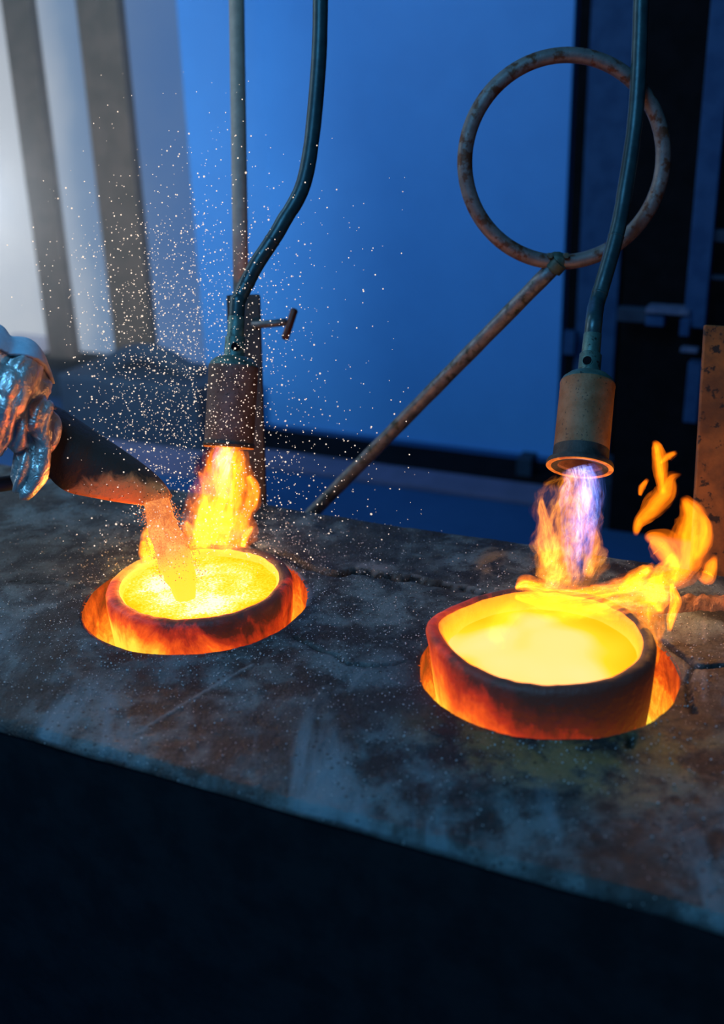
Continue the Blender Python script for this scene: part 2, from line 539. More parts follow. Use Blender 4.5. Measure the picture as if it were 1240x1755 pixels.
def smooth_path(pts, n):
    pts = [Vector(p) for p in pts]
    q = [pts[0] * 2 - pts[1]] + pts + [pts[-1] * 2 - pts[-2]]
    out = []
    L = len(pts) - 1
    for i in range(n + 1):
        s = i / n * L
        k = min(int(s), L - 1)
        t = s - k
        a, b, c, d = q[k:k + 4]
        out.append(0.5 * ((2 * b) + (c - a) * t + (2 * a - 5 * b + 4 * c - d) * t * t + (3 * b - a - 3 * c + d) * t ** 3))
    return out


def add_tube(bm, pts, radii, seg=16, caps=True, closed=False):
    """tube through points, parallel transported frame"""
    pts = [Vector(p) for p in pts]
    n = len(pts)
    if not hasattr(radii, '__len__'): radii = [radii] * n
    tg = []
    for i in range(n):
        if closed: t = pts[(i + 1) % n] - pts[i - 1]
        else: t = pts[min(i + 1, n - 1)] - pts[max(i - 1, 0)]
        tg.append(t.normalized())
    x, y, _ = frame(tg[0])
    rings = []
    for i in range(n):
        x = (x - tg[i] * x.dot(tg[i])).normalized()
        y = tg[i].cross(x)
        rings.append([bm.verts.new(pts[i] + (x * math.cos(2 * PI * k / seg) + y * math.sin(2 * PI * k / seg)) * radii[i]) for k in range(seg)])
    rr = list(zip(rings, rings[1:]))
    if closed: rr.append((rings[-1], rings[0]))
    for a, c in rr:
        for k in range(seg):
            bm.faces.new((a[k], a[(k + 1) % seg], c[(k + 1) % seg], c[k]))
    if caps and not closed:
        bm.faces.new(rings[0][::-1]); bm.faces.new(rings[-1])
    return rings


def add_box(bm, c, ex, ey, ez, hx, hy, hz, bevel=0.0):
    """box centred at c with half sizes along unit axes"""
    c = Vector(c)
    vs = [bm.verts.new(c + ex * (sx * hx) + ey * (sy * hy) + ez * (sz * hz)) for sx in (-1, 1) for sy in (-1, 1) for sz in (-1, 1)]
    fs = [(0, 1, 3, 2), (4, 6, 7, 5), (0, 4, 5, 1), (2, 3, 7, 6), (0, 2, 6, 4), (1, 5, 7, 3)]
    faces = [bm.faces.new([vs[i] for i in f]) for f in fs]
    if bevel:
        es = list({e for f in faces for e in f.edges})
        bmesh.ops.bevel(bm, geom=es, offset=bevel, segments=2, affect='EDGES', profile=0.5)


EZ = Vector((0, 0, 1))


def box_obj(name, c, hx, hy, hz, mat, parent=None, ex=E1, ey=E2, bevel=0.003):
    bm = bmesh.new()
    add_box(bm, c, ex, ey, EZ, hx, hy, hz, bevel)
    return obj(name, bm, mat, parent, smooth=False)


# ------------------------------------------------------------------ the setting
# the rear wall stands parallel to the furnace; bw(x, y) finds points on it
WALL_B = AB(G(700, 762, 0.0))[1] + 0.06
WALL_N, WALL_O = E2, WB(0, WALL_B, 0)


def on_plane(x, y, off=0.0):
    """point at pixel (x, y) on the vertical plane off metres in front of the rear wall"""
    r = ray(x, y)
    o = WALL_O - E2 * off
    return C0 + r * ((o - C0).dot(WALL_N) / r.dot(WALL_N))


def wa(x, y, off=0.0):
    p = on_plane(x, y, off)
    return (p - WALL_O).dot(E1), p.z


bm = bmesh.new()
add_box(bm, (0, 3.0, -0.05), R0, Vector((0, 1, 0)), EZ, 6, 5.5, 0.05)
tag(obj('floor', bm, 'floor', smooth=False), kind='structure')
zt = wa(700, 762)[1]
a_l, _ = wa(347, 560)
a_r, _ = wa(963, 520)
zb = wa(700, 757)[1]
# blue panelled wall
bm = bmesh.new()
add_box(bm, WB((a_l + a_r) / 2, WALL_B + 0.05, (zb + 4.0) / 2), E1, E2, EZ, (a_r - a_l) / 2, 0.05, (4.0 - zb) / 2, 0.004)
tag(obj('wall_back', bm, 'panel_blue', smooth=False), kind='structure')
bm = bmesh.new()
add_box(bm, WB(0.4, WALL_B + 0.12, 2.0), E1, E2, EZ, 5.0, 0.02, 2.0)
tag(obj('wall_rear', bm, 'dark_trim', smooth=False), kind='structure')
bm = bmesh.new()
add_box(bm, WB(0.3, WALL_B + 0.06, zb / 2), E1, E2, EZ, 2.4, 0.03, max(zb / 2, 0.02))
tag(obj('baseboard_back', bm, 'dark_trim', smooth=False), kind='structure')
# pale kerb on the floor in front of it
k1, k2 = AB(G(700, 808, 0.0))[1], AB(G(700, 838, 0.0))[1]
bm = bmesh.new()
add_box(bm, WB(0.3, (k1 + k2) / 2, 0.01), E1, E2, EZ, 2.4, abs(k1 - k2) / 2, 0.01, 0.003)
tag(obj('trim_1', bm, 'kerb', smooth=False), kind='structure')
bm = bmesh.new()
kg = AB(G(700, 766, 0.0))[1]
add_box(bm, WB(0.3, (k1 + kg) / 2, 0.004), E1, E2, EZ, 2.4, abs(k1 - kg) / 2, 0.004)
tag(obj('shadow_strip', bm, 'black_cabinet', smooth=False), kind='structure')  # black strip on the floor paints the shade of the gap below the panel

# window band at the left
wl, wr = wa(-330, 500)[0], wa(347, 500)[0]
wz0 = wa(180, 612)[1]
bm = bmesh.new()
add_box(bm, WB((wl + wr) / 2, WALL_B + 0.06, (wz0 + 3.4) / 2), E1, E2, EZ, (wr - wl) / 2, 0.01, (3.4 - wz0) / 2)
win = obj('window_1', bm, 'daylit_glass', smooth=False)
tag(win, kind='structure')
for x0, x1 in ((60, 104), (178, 244)):
    a0, a1 = wa(x0, 420, 0.1)[0], wa(x1, 420, 0.1)[0]
    box_obj('window_post', WB((a0 + a1) / 2, WALL_B - 0.08, (wz0 + 3.4) / 2), (a1 - a0) / 2, 0.03, (3.4 - wz0) / 2, 'brown_post', win)
box_obj('window_sill', WB((wl + wr) / 2, WALL_B - 0.03, wz0 - 0.02), (wr - wl) / 2, 0.08, 0.025, 'dark_trim', win)
# wall below the window
bm = bmesh.new()
add_box(bm, WB((wl + wr) / 2, WALL_B + 0.05, wz0 / 2 - 0.02), E1, E2, EZ, (wr - wl) / 2, 0.05, wz0 / 2 - 0.02)
tag(obj('wall_left', bm, 'machine_teal', smooth=False), kind='structure')
# pale box on the sill
p = on_plane(48, 578, 0.04)
bx = box_obj('box', Vector((p.x, p.y, wz0 + 0.05)), 0.11, 0.03, 0.045, 'pale_box')
tag(bx, 'pale lilac box standing on the window sill above the glove', 'box')
# added haze imitating the white corner glare, lit by an added unseen lamp
m, nt = new_mat('glare_haze')
b_ = NB(nt)
o_ = b_.n('ShaderNodeOutputMaterial')
nt.links.new(b_.n('ShaderNodeVolumeScatter', {'Color': (0.9, 0.92, 0.95), 'Density': 0.085, 'Anisotropy': 0.0}).outputs[0], o_.inputs['Volume'])
MAT['glare_fill'] = m
bm = bmesh.new()
hz = P(-70, 480, 3.3) + EZ * 0.25
add_box(bm, hz, RIGHT, (FWD - EZ * FWD.z).normalized(), EZ, 0.9, 0.75, 0.62)
tag(obj('glare_haze', bm, 'glare_fill', smooth=False), 'pale haze added as white glare in front of the left windows', 'haze', kind='stuff')
wl_p = P(-70, 320, 3.0)
wl_d = (P(-160, 420, 4.6) - wl_p).normalized()
wlamp = empty('added_lamp', wl_p, 'small unseen metal lamp added to make the haze before the windows glow', 'lamp')  # no such lamp is seen; it is added to light the haze
bm = bmesh.new()
add_lathe(bm, wl_p - wl_d * 0.08, wl_d, [(0, 0.02), (0.03, 0.025), (0.05, 0.05), (0.10, 0.09), (0.10, 0.086), (0.052, 0.046), (0.032, 0.02)], 32, True, False)
obj('added_lamp_shade', bm, 'dark_trim', wlamp)
bm = bmesh.new()
add_tube(bm, [wl_p - wl_d * 0.08, wl_p - wl_d * 0.10 + EZ * 0.2, wl_p - wl_d * 0.10 + EZ * 2.6], 0.006, 8)
obj('added_lamp_cable', bm, 'dark_trim', wlamp)
lamp('added_lamp_light', 'SPOT', wl_p + wl_d * 0.03, 190, (0.88, 0.94, 1.0), 0.05, P(-160, 420, 4.6), spot=120)  # added spot that makes the haze glow
# dark machine in front of the window wall
p0, p1 = wa(95, 640, 0.75), wa(335, 640, 0.75)
mc = empty('machine', WB((p0[0] + p1[0]) / 2, WALL_B - 0.6, 0), 'dark teal machine cabinet below the window behind the sparks', 'machine')
mh = p0[1]
aa, hw = (p0[0] + p1[0]) / 2, (p1[0] - p0[0]) / 2
box_obj('cabinet_body', WB(aa, WALL_B - 0.55, mh / 2), hw, 0.2, mh / 2, 'machine_teal', mc, bevel=0.02)
bm = bmesh.new()
add_tube(bm, [WB(aa - hw * 0.7 + hw * 1.4 * t, WALL_B - 0.55, mh + 0.10 * math.sin(PI * t) - 0.02) for t in np.linspace(0, 1, 14)], 0.05, 14)
obj('hood', bm, 'machine_teal', mc)
box_obj('foot_rail', WB(aa, WALL_B - 0.80, 0.05), hw * 1.05, 0.05, 0.05, 'kerb', mc)

# dark equipment rack at the right
OFF = 0.9
rk = empty('equipment_rack', WB(wa(1130, 600, OFF)[0], WALL_B - OFF + 0.2, 0), 'black equipment rack with blue steel uprights behind the right torch', 'rack')
a0, a1 = wa(1056, 600, OFF - 0.1)[0], wa(1500, 600, OFF - 0.1)[0]
box_obj('back_panel', WB((a0 + a1) / 2, WALL_B - OFF + 0.25, 1.35), (a1 - a0) / 2, 0.1, 1.35, 'black_cabinet', rk)
a2, a3 = wa(966, 500, 0.25)[0], wa(988, 500, 0.25)[0]


def rack_bar(name, x0, y0, x1, y1, mat, off, dep=0.03, ext=None):
    A, Z0 = wa(x0, y0, off)
    B, Z1 = wa(x1, y1, off)
    if ext is not None: Z0 = ext
    return box_obj(name, WB((A + B) / 2, WALL_B - off, (Z0 + Z1) / 2), abs(B - A) / 2, dep, abs(Z1 - Z0) / 2, mat, rk)


rack_bar('upright', 1187, 386, 1209, 560, 'blue_steel', OFF, ext=2.7)
rack_bar('upright', 1181, 618, 1195, 722, 'blue_steel', OFF)
rack_bar('bracket_arm', 1110, 523, 1184, 538, 'pale_steel', OFF, 0.04)
rack_bar('bracket_block', 1110, 538, 1140, 556, 'blue_steel', OFF, 0.04)
rack_bar('bracket_hook', 1167, 545, 1181, 575, 'blue_steel', OFF + 0.02, 0.02)
rack_bar('rail', 1060, 525, 1110, 552, 'machine_teal', OFF, 0.02)
rack_bar('bolt', 1167, 594, 1196, 604, 'pale_steel', OFF + 0.05, 0.02)
rack_bar('rail', 1212, 470, 1300, 482, 'machine_teal', OFF, 0.02)
rack_bar('rail', 1212, 392, 1300, 416, 'machine_teal', OFF, 0.02)
# narrow blue door edge with black gaps between wall and rack
gap = empty('door_leaf', WB(wa(1020, 600)[0], WALL_B - 0.2, 0), 'narrow blue steel door leaf between blue wall and rack', 'door')
d0, d1 = wa(986, 500, 0.2)[0], wa(1056, 500, 0.2)[0]
box_obj('leaf', WB((d0 + d1) / 2, WALL_B - 0.15, 1.4), (d1 - d0) / 2, 0.02, 1.4, 'blue_steel', gap)
h0, h1 = wa(966, 500, 0.22)[0], wa(984, 500, 0.22)[0]
box_obj('edge_gap', WB((h0 + h1) / 2, WALL_B - 0.15, 1.4), (h1 - h0) / 2, 0.02, 1.4, 'black_cabinet', gap)
hp = wa(970, 592, 0.25)
box_obj('hinge', WB(hp[0], WALL_B - 0.19, hp[1]), 0.025, 0.02, 0.05, 'blue_steel', gap)
# low block on the floor below the right torch
lp = G(902, 812, 0.0)
lb = box_obj('block', lp + Vector((0, 0, 0.045)), 0.035, 0.05, 0.045, 'machine_teal', bevel=0.006)
tag(lb, 'small dark blue block standing on the floor near the blue wall', 'block')
lp = G(1040, 880, 0.0)
lb = box_obj('crate', lp + Vector((0, 0, 0.10)), 0.07, 0.16, 0.10, 'machine_teal', bevel=0.006)
tag(lb, 'dark blue crate on the floor behind the right torch flame', 'crate')

# ------------------------------------------------------------------ furnace bench
bf = sum(AB(G(*q))[1] for q in ((0, 1235), (240, 1303), (480, 1369))) / 3
bb = sum(AB(G(*q))[1] for q in ((460, 852), (700, 893), (1040, 940))) / 3
A0, A1 = -1.15, 1.75
ra, rb = AB(RC)
bench = empty('furnace_bench', WB(0.3, 0, 0), 'dark cracked refractory furnace bench with two round crucible wells', 'furnace')


def polydist(X, Y, pts, jag=0.0, seed=0, taper=True):
    """distance to a pixel polyline on the bench, and the parameter along it"""
    q = []
    rg = random.Random(seed)
    for (x, y), (x2, y2) in zip(pts, pts[1:]):
        L = math.hypot(x2 - x, y2 - y)
        n = max(1, int(L / 12))
        for k in range(n):
            t = k / n
            q.append((x + (x2 - x) * t, y + (y2 - y) * t + rg.uniform(-jag, jag)))
    q.append(pts[-1])
    w = [AB(G(*s)) for s in q]
    best = np.full(X.shape, 9.0)
    par = np.zeros(X.shape)
    for i, ((a, b), (c, d)) in enumerate(zip(w, w[1:])):
        vx, vy = c - a, d - b
        t = np.clip(((X - a) * vx + (Y - b) * vy) / (vx * vx + vy * vy + 1e-12), 0, 1)
        ds = np.hypot(X - a - t * vx, Y - b - t * vy)
        mk = ds < best
        best[mk] = ds[mk]
        par[mk] = ((i + t) / (len(w) - 1))[mk]
    return best, par


def sstep(x, a, b):
    t = np.clip((x - a) / (b - a), 0, 1)
    return t * t * (3 - 2 * t)


def make_slab():
    h = 0.0042
    na, nb = int((A1 - A0) / h), int((bb - bf) / h)
    ga = np.linspace(A0, A1, na + 1)
    gb = np.linspace(bf, bb, nb + 1)
    X, Y = np.meshgrid(ga, gb, indexing='ij')
    Z = (fbm(X * 7, Y * 7, 0.3, 4) - 0.5) * 0.010 + (fbm(X * 70, Y * 70, 0.7, 3) - 0.5) * 0.0025
    dirt = np.zeros(X.shape)
    pale = np.zeros(X.shape)
    main = [(425, 930), (455, 940), (500, 955), (530, 972), (560, 983), (582, 984), (604, 977), (640, 983), (690, 990), (740, 998), (790, 1008), (830, 1017), (852, 1028)]
    d, t = polydist(X, Y, main, 2.0, 1)
    wdt = 0.0055 + 0.0042 * np.sin(PI * np.clip(t, 0.02, 0.98)) * (0.6 + 0.8 * fbm(X * 40, Y * 40, 2.2, 2))
    cr = 1 - sstep(d, wdt * 0.6, wdt * 1.2)
    Z -= cr * 0.022
    dirt = np.maximum(dirt, 1 - sstep(d, wdt * 0.95, wdt * 1.3))
    # rear half of the crack stands proud with a pale broken edge
    ymain = np.interp(X, *zip(*sorted(AB(G(*q)) for q in main)))
    rear = (Y > ymain) & (d < 0.06)
    Z += np.where(rear, 0.001 * (1 - sstep(d, 0.01, 0.06)), 0)
    pale = np.maximum(pale, np.where((Y > ymain) & (t > 0.35) & (t < 0.97), (1 - sstep(d - wdt * 1.25, 0.0, 0.005)) * 0.35, 0) * (fbm(X * 30, Y * 30, 1.0, 2) > 0.42))
    px, py = AB(G(640, 972))
    patch = (1 - sstep(np.hypot((X - px) / 1.5, (Y - py) / 0.9), 0.012, 0.034)) * (Y > ymain)
    pale = np.maximum(pale, patch * 0.45 * sstep(fbm(X * 50, Y * 50, 3.0, 3), 0.35, 0.55))
    for pts, w, dep, jag, sd in (
            ([(505, 1092), (545, 1112), (572, 1122), (585, 1133), (625, 1141), (660, 1139), (690, 1134)], 0.0026, 0.006, 2, 3),
            ([(1132, 1098), (1165, 1122), (1190, 1140), (1215, 1141), (1242, 1140)], 0.0035, 0.010, 2, 4),
            ([(1188, 1142), (1178, 1165), (1182, 1205), (1190, 1222)], 0.0028, 0.008, 2, 5),
            ([(1082, 1262), (1078, 1280)], 0.004, 0.012, 0, 6),
            ([(20, 998), (90, 1000), (140, 1008)], 0.0022, 0.004, 3, 7)):
        d, t = polydist(X, Y, pts, jag, sd)
        cr = 1 - sstep(d, w * 0.6, w * 1.6)
        Z -= cr * dep
        dirt = np.maximum(dirt, cr * (0.85 if w > 0.0025 else 0.6))
    # pale scored lines
    for pts, w, s in (([(236, 1254), (300, 1215), (370, 1173), (432, 1140)], 0.0030, 0.6), ([(600, 1180), (622, 1150)], 0.003, 0.3),
                      ([(1205, 1060), (1207, 1100)], 0.0025, 0.4), ([(1206, 1150), (1206, 1200)], 0.004, 0.35)):
        d, t = polydist(X, Y, pts, 1.0, 9)
        ln = (1 - sstep(d, w * 0.5, w * 1.4)) * s * (0.5 + 0.7 * fbm(X * 60, Y * 60, 4.0, 2))
        pale = np.maximum(pale, ln)
        Z += ln * 0.002
    # soot around the wells, ash lip on the left one
    rl, rr_ = np.hypot(X, Y), np.hypot(X - ra, Y - rb)
    wob = (fbm(X * 6, Y * 6, 5.0, 3) - 0.5) * 0.16
    soot = np.maximum(1 - sstep(rl + wob, 0.20, 0.36), 0.6 * (1 - sstep(rr_ + wob, 0.20, 0.29)))
    soot = np.maximum(soot, 0.85 * sstep(Y, 0.26 + wob, 0.40 + wob))
    th = np.arctan2(Y, X)
    lip = (1 - sstep(np.abs(rl - HOLE_R), 0.0, 0.012)) * (np.abs(th - 0.75) < 0.5) * 0.8
    pale = np.maximum(pale, lip * (fbm(X * 50, Y * 50, 6.0, 2) > 0.4))
    stain_firelight = np.zeros(X.shape)  # brown stains, with firelight painted in at the front right
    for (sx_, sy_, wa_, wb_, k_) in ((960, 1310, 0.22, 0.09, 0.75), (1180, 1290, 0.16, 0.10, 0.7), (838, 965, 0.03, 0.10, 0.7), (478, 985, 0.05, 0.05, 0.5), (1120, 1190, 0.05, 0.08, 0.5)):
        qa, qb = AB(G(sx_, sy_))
        stain_firelight = np.maximum(stain_firelight, k_ * (1 - sstep(np.hypot((X - qa) / wa_, (Y - qb) / wb_) + wob * 3, 0.4, 1.25)))
    frontw = 1 - sstep(Y + X * 0.12, -0.30, -0.14)
    # rounded edges
    Z -= 0.008 * (1 - sstep(Y - bf, 0.0, 0.012)) ** 2 + 0.03 * (1 - sstep(bb - Y, 0.0, 0.05)) ** 2
    X2 = X + 0.0
    Y2 = Y + np.where(Y < bf + 0.02, (fbm(X * 9, X * 0 + 2.0, 0.0, 3) - 0.5) * 0.006, 0)
    # wells: drop the faces inside, snap the ring around
    idx = np.arange((na + 1) * (nb + 1)).reshape(na + 1, nb + 1)
    inside = np.zeros(X.shape, bool)
    for ca, cb in ((0, 0), (ra, rb)):
        r = np.hypot(X - ca, Y - cb)
        inside |= r < HOLE_R - h * 0.5
        ring = (r >= HOLE_R - h * 0.5) & (r < HOLE_R + h * 0.75)
        ang = np.arctan2(Y - cb, X - ca)
        rh = HOLE_R + (fbm(np.cos(ang) * 5 + 9, np.sin(ang) * 5 + 9, 1.0, 3) - 0.5) * 0.006
        X2 = np.where(ring, ca + rh * np.cos(ang), X2)
        Y2 = np.where(ring, cb + rh * np.sin(ang), Y2)
        Z = np.where(ring, Z - 0.002, Z)
    keep = ~(inside[:-1, :-1] | inside[1:, :-1] | inside[1:, 1:] | inside[:-1, 1:])
    q = np.stack([idx[:-1, :-1], idx[1:, :-1], idx[1:, 1:], idx[:-1, 1:]], -1)[keep]
    wx = LC.x + E1.x * X2 + E2.x * Y2
    wy = LC.y + E1.y * X2 + E2.y * Y2
    V = np.stack([wx, wy, ZB + Z], -1).reshape(-1, 3)
    at = np.stack([dirt, pale, soot, frontw, stain_firelight], -1).reshape(-1, 5)
    # skirts along front and back
    faces = [q]
    n0 = len(V)
    for edge, out in ((idx[:, 0], -1), (idx[:, -1], 1)):
        lo = V[edge].copy()
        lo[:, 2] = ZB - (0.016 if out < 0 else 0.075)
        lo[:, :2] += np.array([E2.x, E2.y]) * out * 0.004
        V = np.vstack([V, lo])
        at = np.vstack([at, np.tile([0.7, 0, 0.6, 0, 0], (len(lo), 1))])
        k = n0 + np.arange(len(lo))
        n0 += len(lo)
        f = np.stack([edge[:-1], edge[1:], k[1:], k[:-1]], -1)
        faces.append(f[:, ::-1] if out < 0 else f)
    F = np.vstack(faces)
    used = np.unique(F)
    mp = np.full(len(V), -1)
    mp[used] = np.arange(len(used))
    V, at, F = V[used], at[used], mp[F]
    me = bpy.data.meshes.new('slab')
    me.vertices.add(len(V))
    me.vertices.foreach_set('co', V.ravel())
    me.loops.add(F.size)
    me.loops.foreach_set('vertex_index', F.ravel().astype(np.int32))
    me.polygons.add(len(F))
    me.polygons.foreach_set('loop_start', (np.arange(len(F)) * 4).astype(np.int32))
    me.update(calc_edges=True)
    for k, nm in enumerate(('dirt', 'pale', 'soot', 'front', 'stain_firelight')):
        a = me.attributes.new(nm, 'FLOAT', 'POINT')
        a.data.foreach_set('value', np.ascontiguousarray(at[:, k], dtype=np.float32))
    bm = bmesh.new()
    bm.from_mesh(me)
    bmesh.ops.recalc_face_normals(bm, faces=bm.faces)
    bm.faces.ensure_lookup_table()
    if sum(f.normal.z for f in bm.faces[:200]) < 0:
        bmesh.ops.reverse_faces(bm, faces=bm.faces)
    bm.to_mesh(me)
    bm.free()
    return me


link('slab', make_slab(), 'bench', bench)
# casing, built as four plates so the wells stay open
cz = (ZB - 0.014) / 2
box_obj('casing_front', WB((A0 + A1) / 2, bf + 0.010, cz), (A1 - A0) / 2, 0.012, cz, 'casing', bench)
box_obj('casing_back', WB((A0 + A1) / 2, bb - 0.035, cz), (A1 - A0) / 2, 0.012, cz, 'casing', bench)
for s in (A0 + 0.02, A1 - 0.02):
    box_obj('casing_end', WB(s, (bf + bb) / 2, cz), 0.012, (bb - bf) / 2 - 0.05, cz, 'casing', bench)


def make_lining(c, name):
    seg = 96
    rg = []
    verts, faces = [], []
    prof = [(-0.001, 0.0), (-0.012, 0.0), (-0.03, 0.001), (-0.06, 0.003), (-0.10, 0.006), (-0.16, 0.010), (-0.26, 0.012), (-0.27, 0.10)]
    for i, (z, dr) in enumerate(prof):
        for k in range(seg):
            t = 2 * PI * k / seg
            rough = float(fbm(math.cos(t) * 6 + 20, math.sin(t) * 6 + 20, z * 40 + 5, 3) - 0.5) * 0.012 * (1 if 0 < i < 7 else 0.3)
            r = HOLE_R + 0.003 - dr * (0.4 if i < 7 else 1.0) + (rough if i else 0)
            verts.append((c.x + r * math.cos(t), c.y + r * math.sin(t), ZB + z))
    for i in range(len(prof) - 1):
        for k in range(seg):
            a, b2 = i * seg + k, i * seg + (k + 1) % seg
            faces.append((a, a + seg, b2 + seg, b2))
    verts.append((c.x, c.y, ZB - 0.27))
    base = (len(prof) - 1) * seg
    for k in range(seg):
        faces.append((base + k, len(verts) - 1, base + (k + 1) % seg))
    vs = [Vector(v) - c for v in verts]
    me = mesh_from(vs, faces)
    o = bpy.data.objects.new(name, me)
    COL.objects.link(o)
    o.location = c
    me.materials.append(MAT['lining'])
    me.polygons.foreach_set('use_smooth', [True] * len(me.polygons))
    o.parent = bench
    o.matrix_parent_inverse = bench.matrix_world.inverted()
    return o


make_lining(LC, 'well_lining')
make_lining(RC, 'well_lining')

# ------------------------------------------------------------------ crucibles and their melts


def crucible(c, R, T, top, mat, label, spout=None, tilt=(0, 0)):
    root = empty('crucible', (c.x, c.y, ZB - 0.24), label, 'crucible', 'glowing crucibles set in the furnace wells')
    seg = 128

    def ring(r, z, sp, wob=0.0):
        out = []
        for k in range(seg):
            t = 2 * PI * k / seg
            rr = r
            zz = z
            if spout:
                da = (t - spout[0] + PI) % (2 * PI) - PI
                g = math.exp(-(da / spout[1]) ** 2)
                rr += spout[2] * g * sp
                zz += spout[3] * g * sp
            rr += (float(fbm(math.cos(t) * 4 + 3, math.sin(t) * 4 + 3, z * 30 + 3, 3)) - 0.5) * wob
            zz += (float(fbm(math.cos(t) * 7 + 30, math.sin(t) * 7 + 30, 1.0, 3)) - 0.5) * wob * (1.2 if z > top - 0.02 else 0)
            x, y = rr * math.cos(t), rr * math.sin(t)
            zz += (tilt[0] * x + tilt[1] * y) * (1 if z > -0.1 else 0)
            out.append(Vector((x, y, zz)))
        return out
    outer = [(R * 0.62, -0.24, 0), (R * 0.80, -0.235, 0), (R * 0.88, -0.20, 0), (R * 0.95, -0.10, 0), (R * 0.985, -0.03, .3), (R, top - 0.03, .7), (R, top - 0.010, .95),
             (R - 0.003, top - 0.003, 1), (R - 0.008, top, 1)]
    inner = [(R - 0.008, top, 1), (R - T * 0.55, top + 0.001, 1), (R - T + 0.005, top - 0.002, 1), (R - T, top - 0.008, .95), (R - T - 0.001, top - 0.03, .7), (R - T - 0.004, top - 0.09, .3)]
    for prof, mt, nm in ((outer, mat, 'shell'), (inner, None, 'lip')):
        pass
    rings = [ring(r, z, s, 0.004) for r, z, s in outer + inner[1:]]
    verts = [v for rg in rings for v in rg]
    faces, mats = [], []
    nin = len(outer) + 1
    for i in range(len(rings) - 1):
        for k in range(seg):
            faces.append((i * seg + k, i * seg + (k + 1) % seg, (i + 1) * seg + (k + 1) % seg, (i + 1) * seg + k))
            mats.append(1 if i >= len(outer) + 1 else 0)
    faces.append(tuple(range(seg))[::-1])
    mats.append(0)
    me = mesh_from(verts, faces)
    me.materials.append(MAT[mat])
    me.materials.append(MAT['crucible_inside'])
    me.polygons.foreach_set('material_index', mats)
    me.polygons.foreach_set('use_smooth', [True] * len(me.polygons))
    o = bpy.data.objects.new('crucible_body', me)
    COL.objects.link(o)
    o.location = (c.x, c.y, ZB)
    o.parent = root
    o.matrix_parent_inverse = root.matrix_world.inverted()
    return root


def melt(c, R, z, mat, label, bumps, spout=None, tilt=(0, 0)):
    seg, nr = 96, 26
    verts = [Vector((0, 0, float(fbm(0.5, 0.5, 3.0)) * bumps))]
    for i in range(1, nr + 1):
        for k in range(seg):
            t = 2 * PI * k / seg
            r = R * i / nr
            if spout:
                da = (t - spout[0] + PI) % (2 * PI) - PI
                r += spout[2] * 0.7 * math.exp(-(da / spout[1]) ** 2) * (i / nr) ** 2
            x, y = r * math.cos(t), r * math.sin(t)
            verts.append(Vector((x, y, (float(fbm(x * 45 + 8, y * 45 + 8, 3.0, 4)) - 0.5) * bumps + tilt[0] * x + tilt[1] * y)))
    faces = [(0, 1 + k, 1 + (k + 1) % seg) for k in range(seg)]
    for i in range(nr - 1):
        for k in range(seg):
            a, b2 = 1 + i * seg + k, 1 + i * seg + (k + 1) % seg
            faces.append((a, a + seg, b2 + seg, b2))
    # underside so it has body
    base = 1 + (nr - 1) * seg
    n = len(verts)
    for k in range(seg):
        v = verts[base + k]
        verts.append(Vector((v.x * 0.97, v.y * 0.97, v.z - 0.03)))
    for k in range(seg):
        faces.append((base + k, n + k, n + (k + 1) % seg, base + (k + 1) % seg))
    faces.append(tuple(n + k for k in range(seg))[::-1])
    me = mesh_from(verts, faces)
    o = link('molten_metal', me, mat)
    o.location = (c.x, c.y, z)
    return tag(o, label, 'molten metal')


SP = (math.radians(172), 0.38, 0.016, 0.010)
LCC = Vector((LC.x + 0.008, LC.y + 0.004, ZB))
RCC = Vector((RC.x - 0.006, RC.y + 0.0, ZB))
crucible(LCC, 0.166, 0.029, 0.034, 'crucible_left', 'low red-hot crucible under the scoop, filled with grainy yellow metal')
crucible(RCC, 0.169, 0.026, 0.060, 'crucible_right', 'taller red-hot crucible with spout, flames over its rear rim', SP)
melt(LCC, 0.139, ZB + 0.020, 'melt_left', 'grainy yellow-white molten metal taking the poured stream', 0.012)
melt(RCC, 0.145, ZB + 0.028, 'melt_right', 'smooth pale yellow molten metal in the spouted crucible', 0.003, SP)

# ------------------------------------------------------------------ torches
TR = 0.048


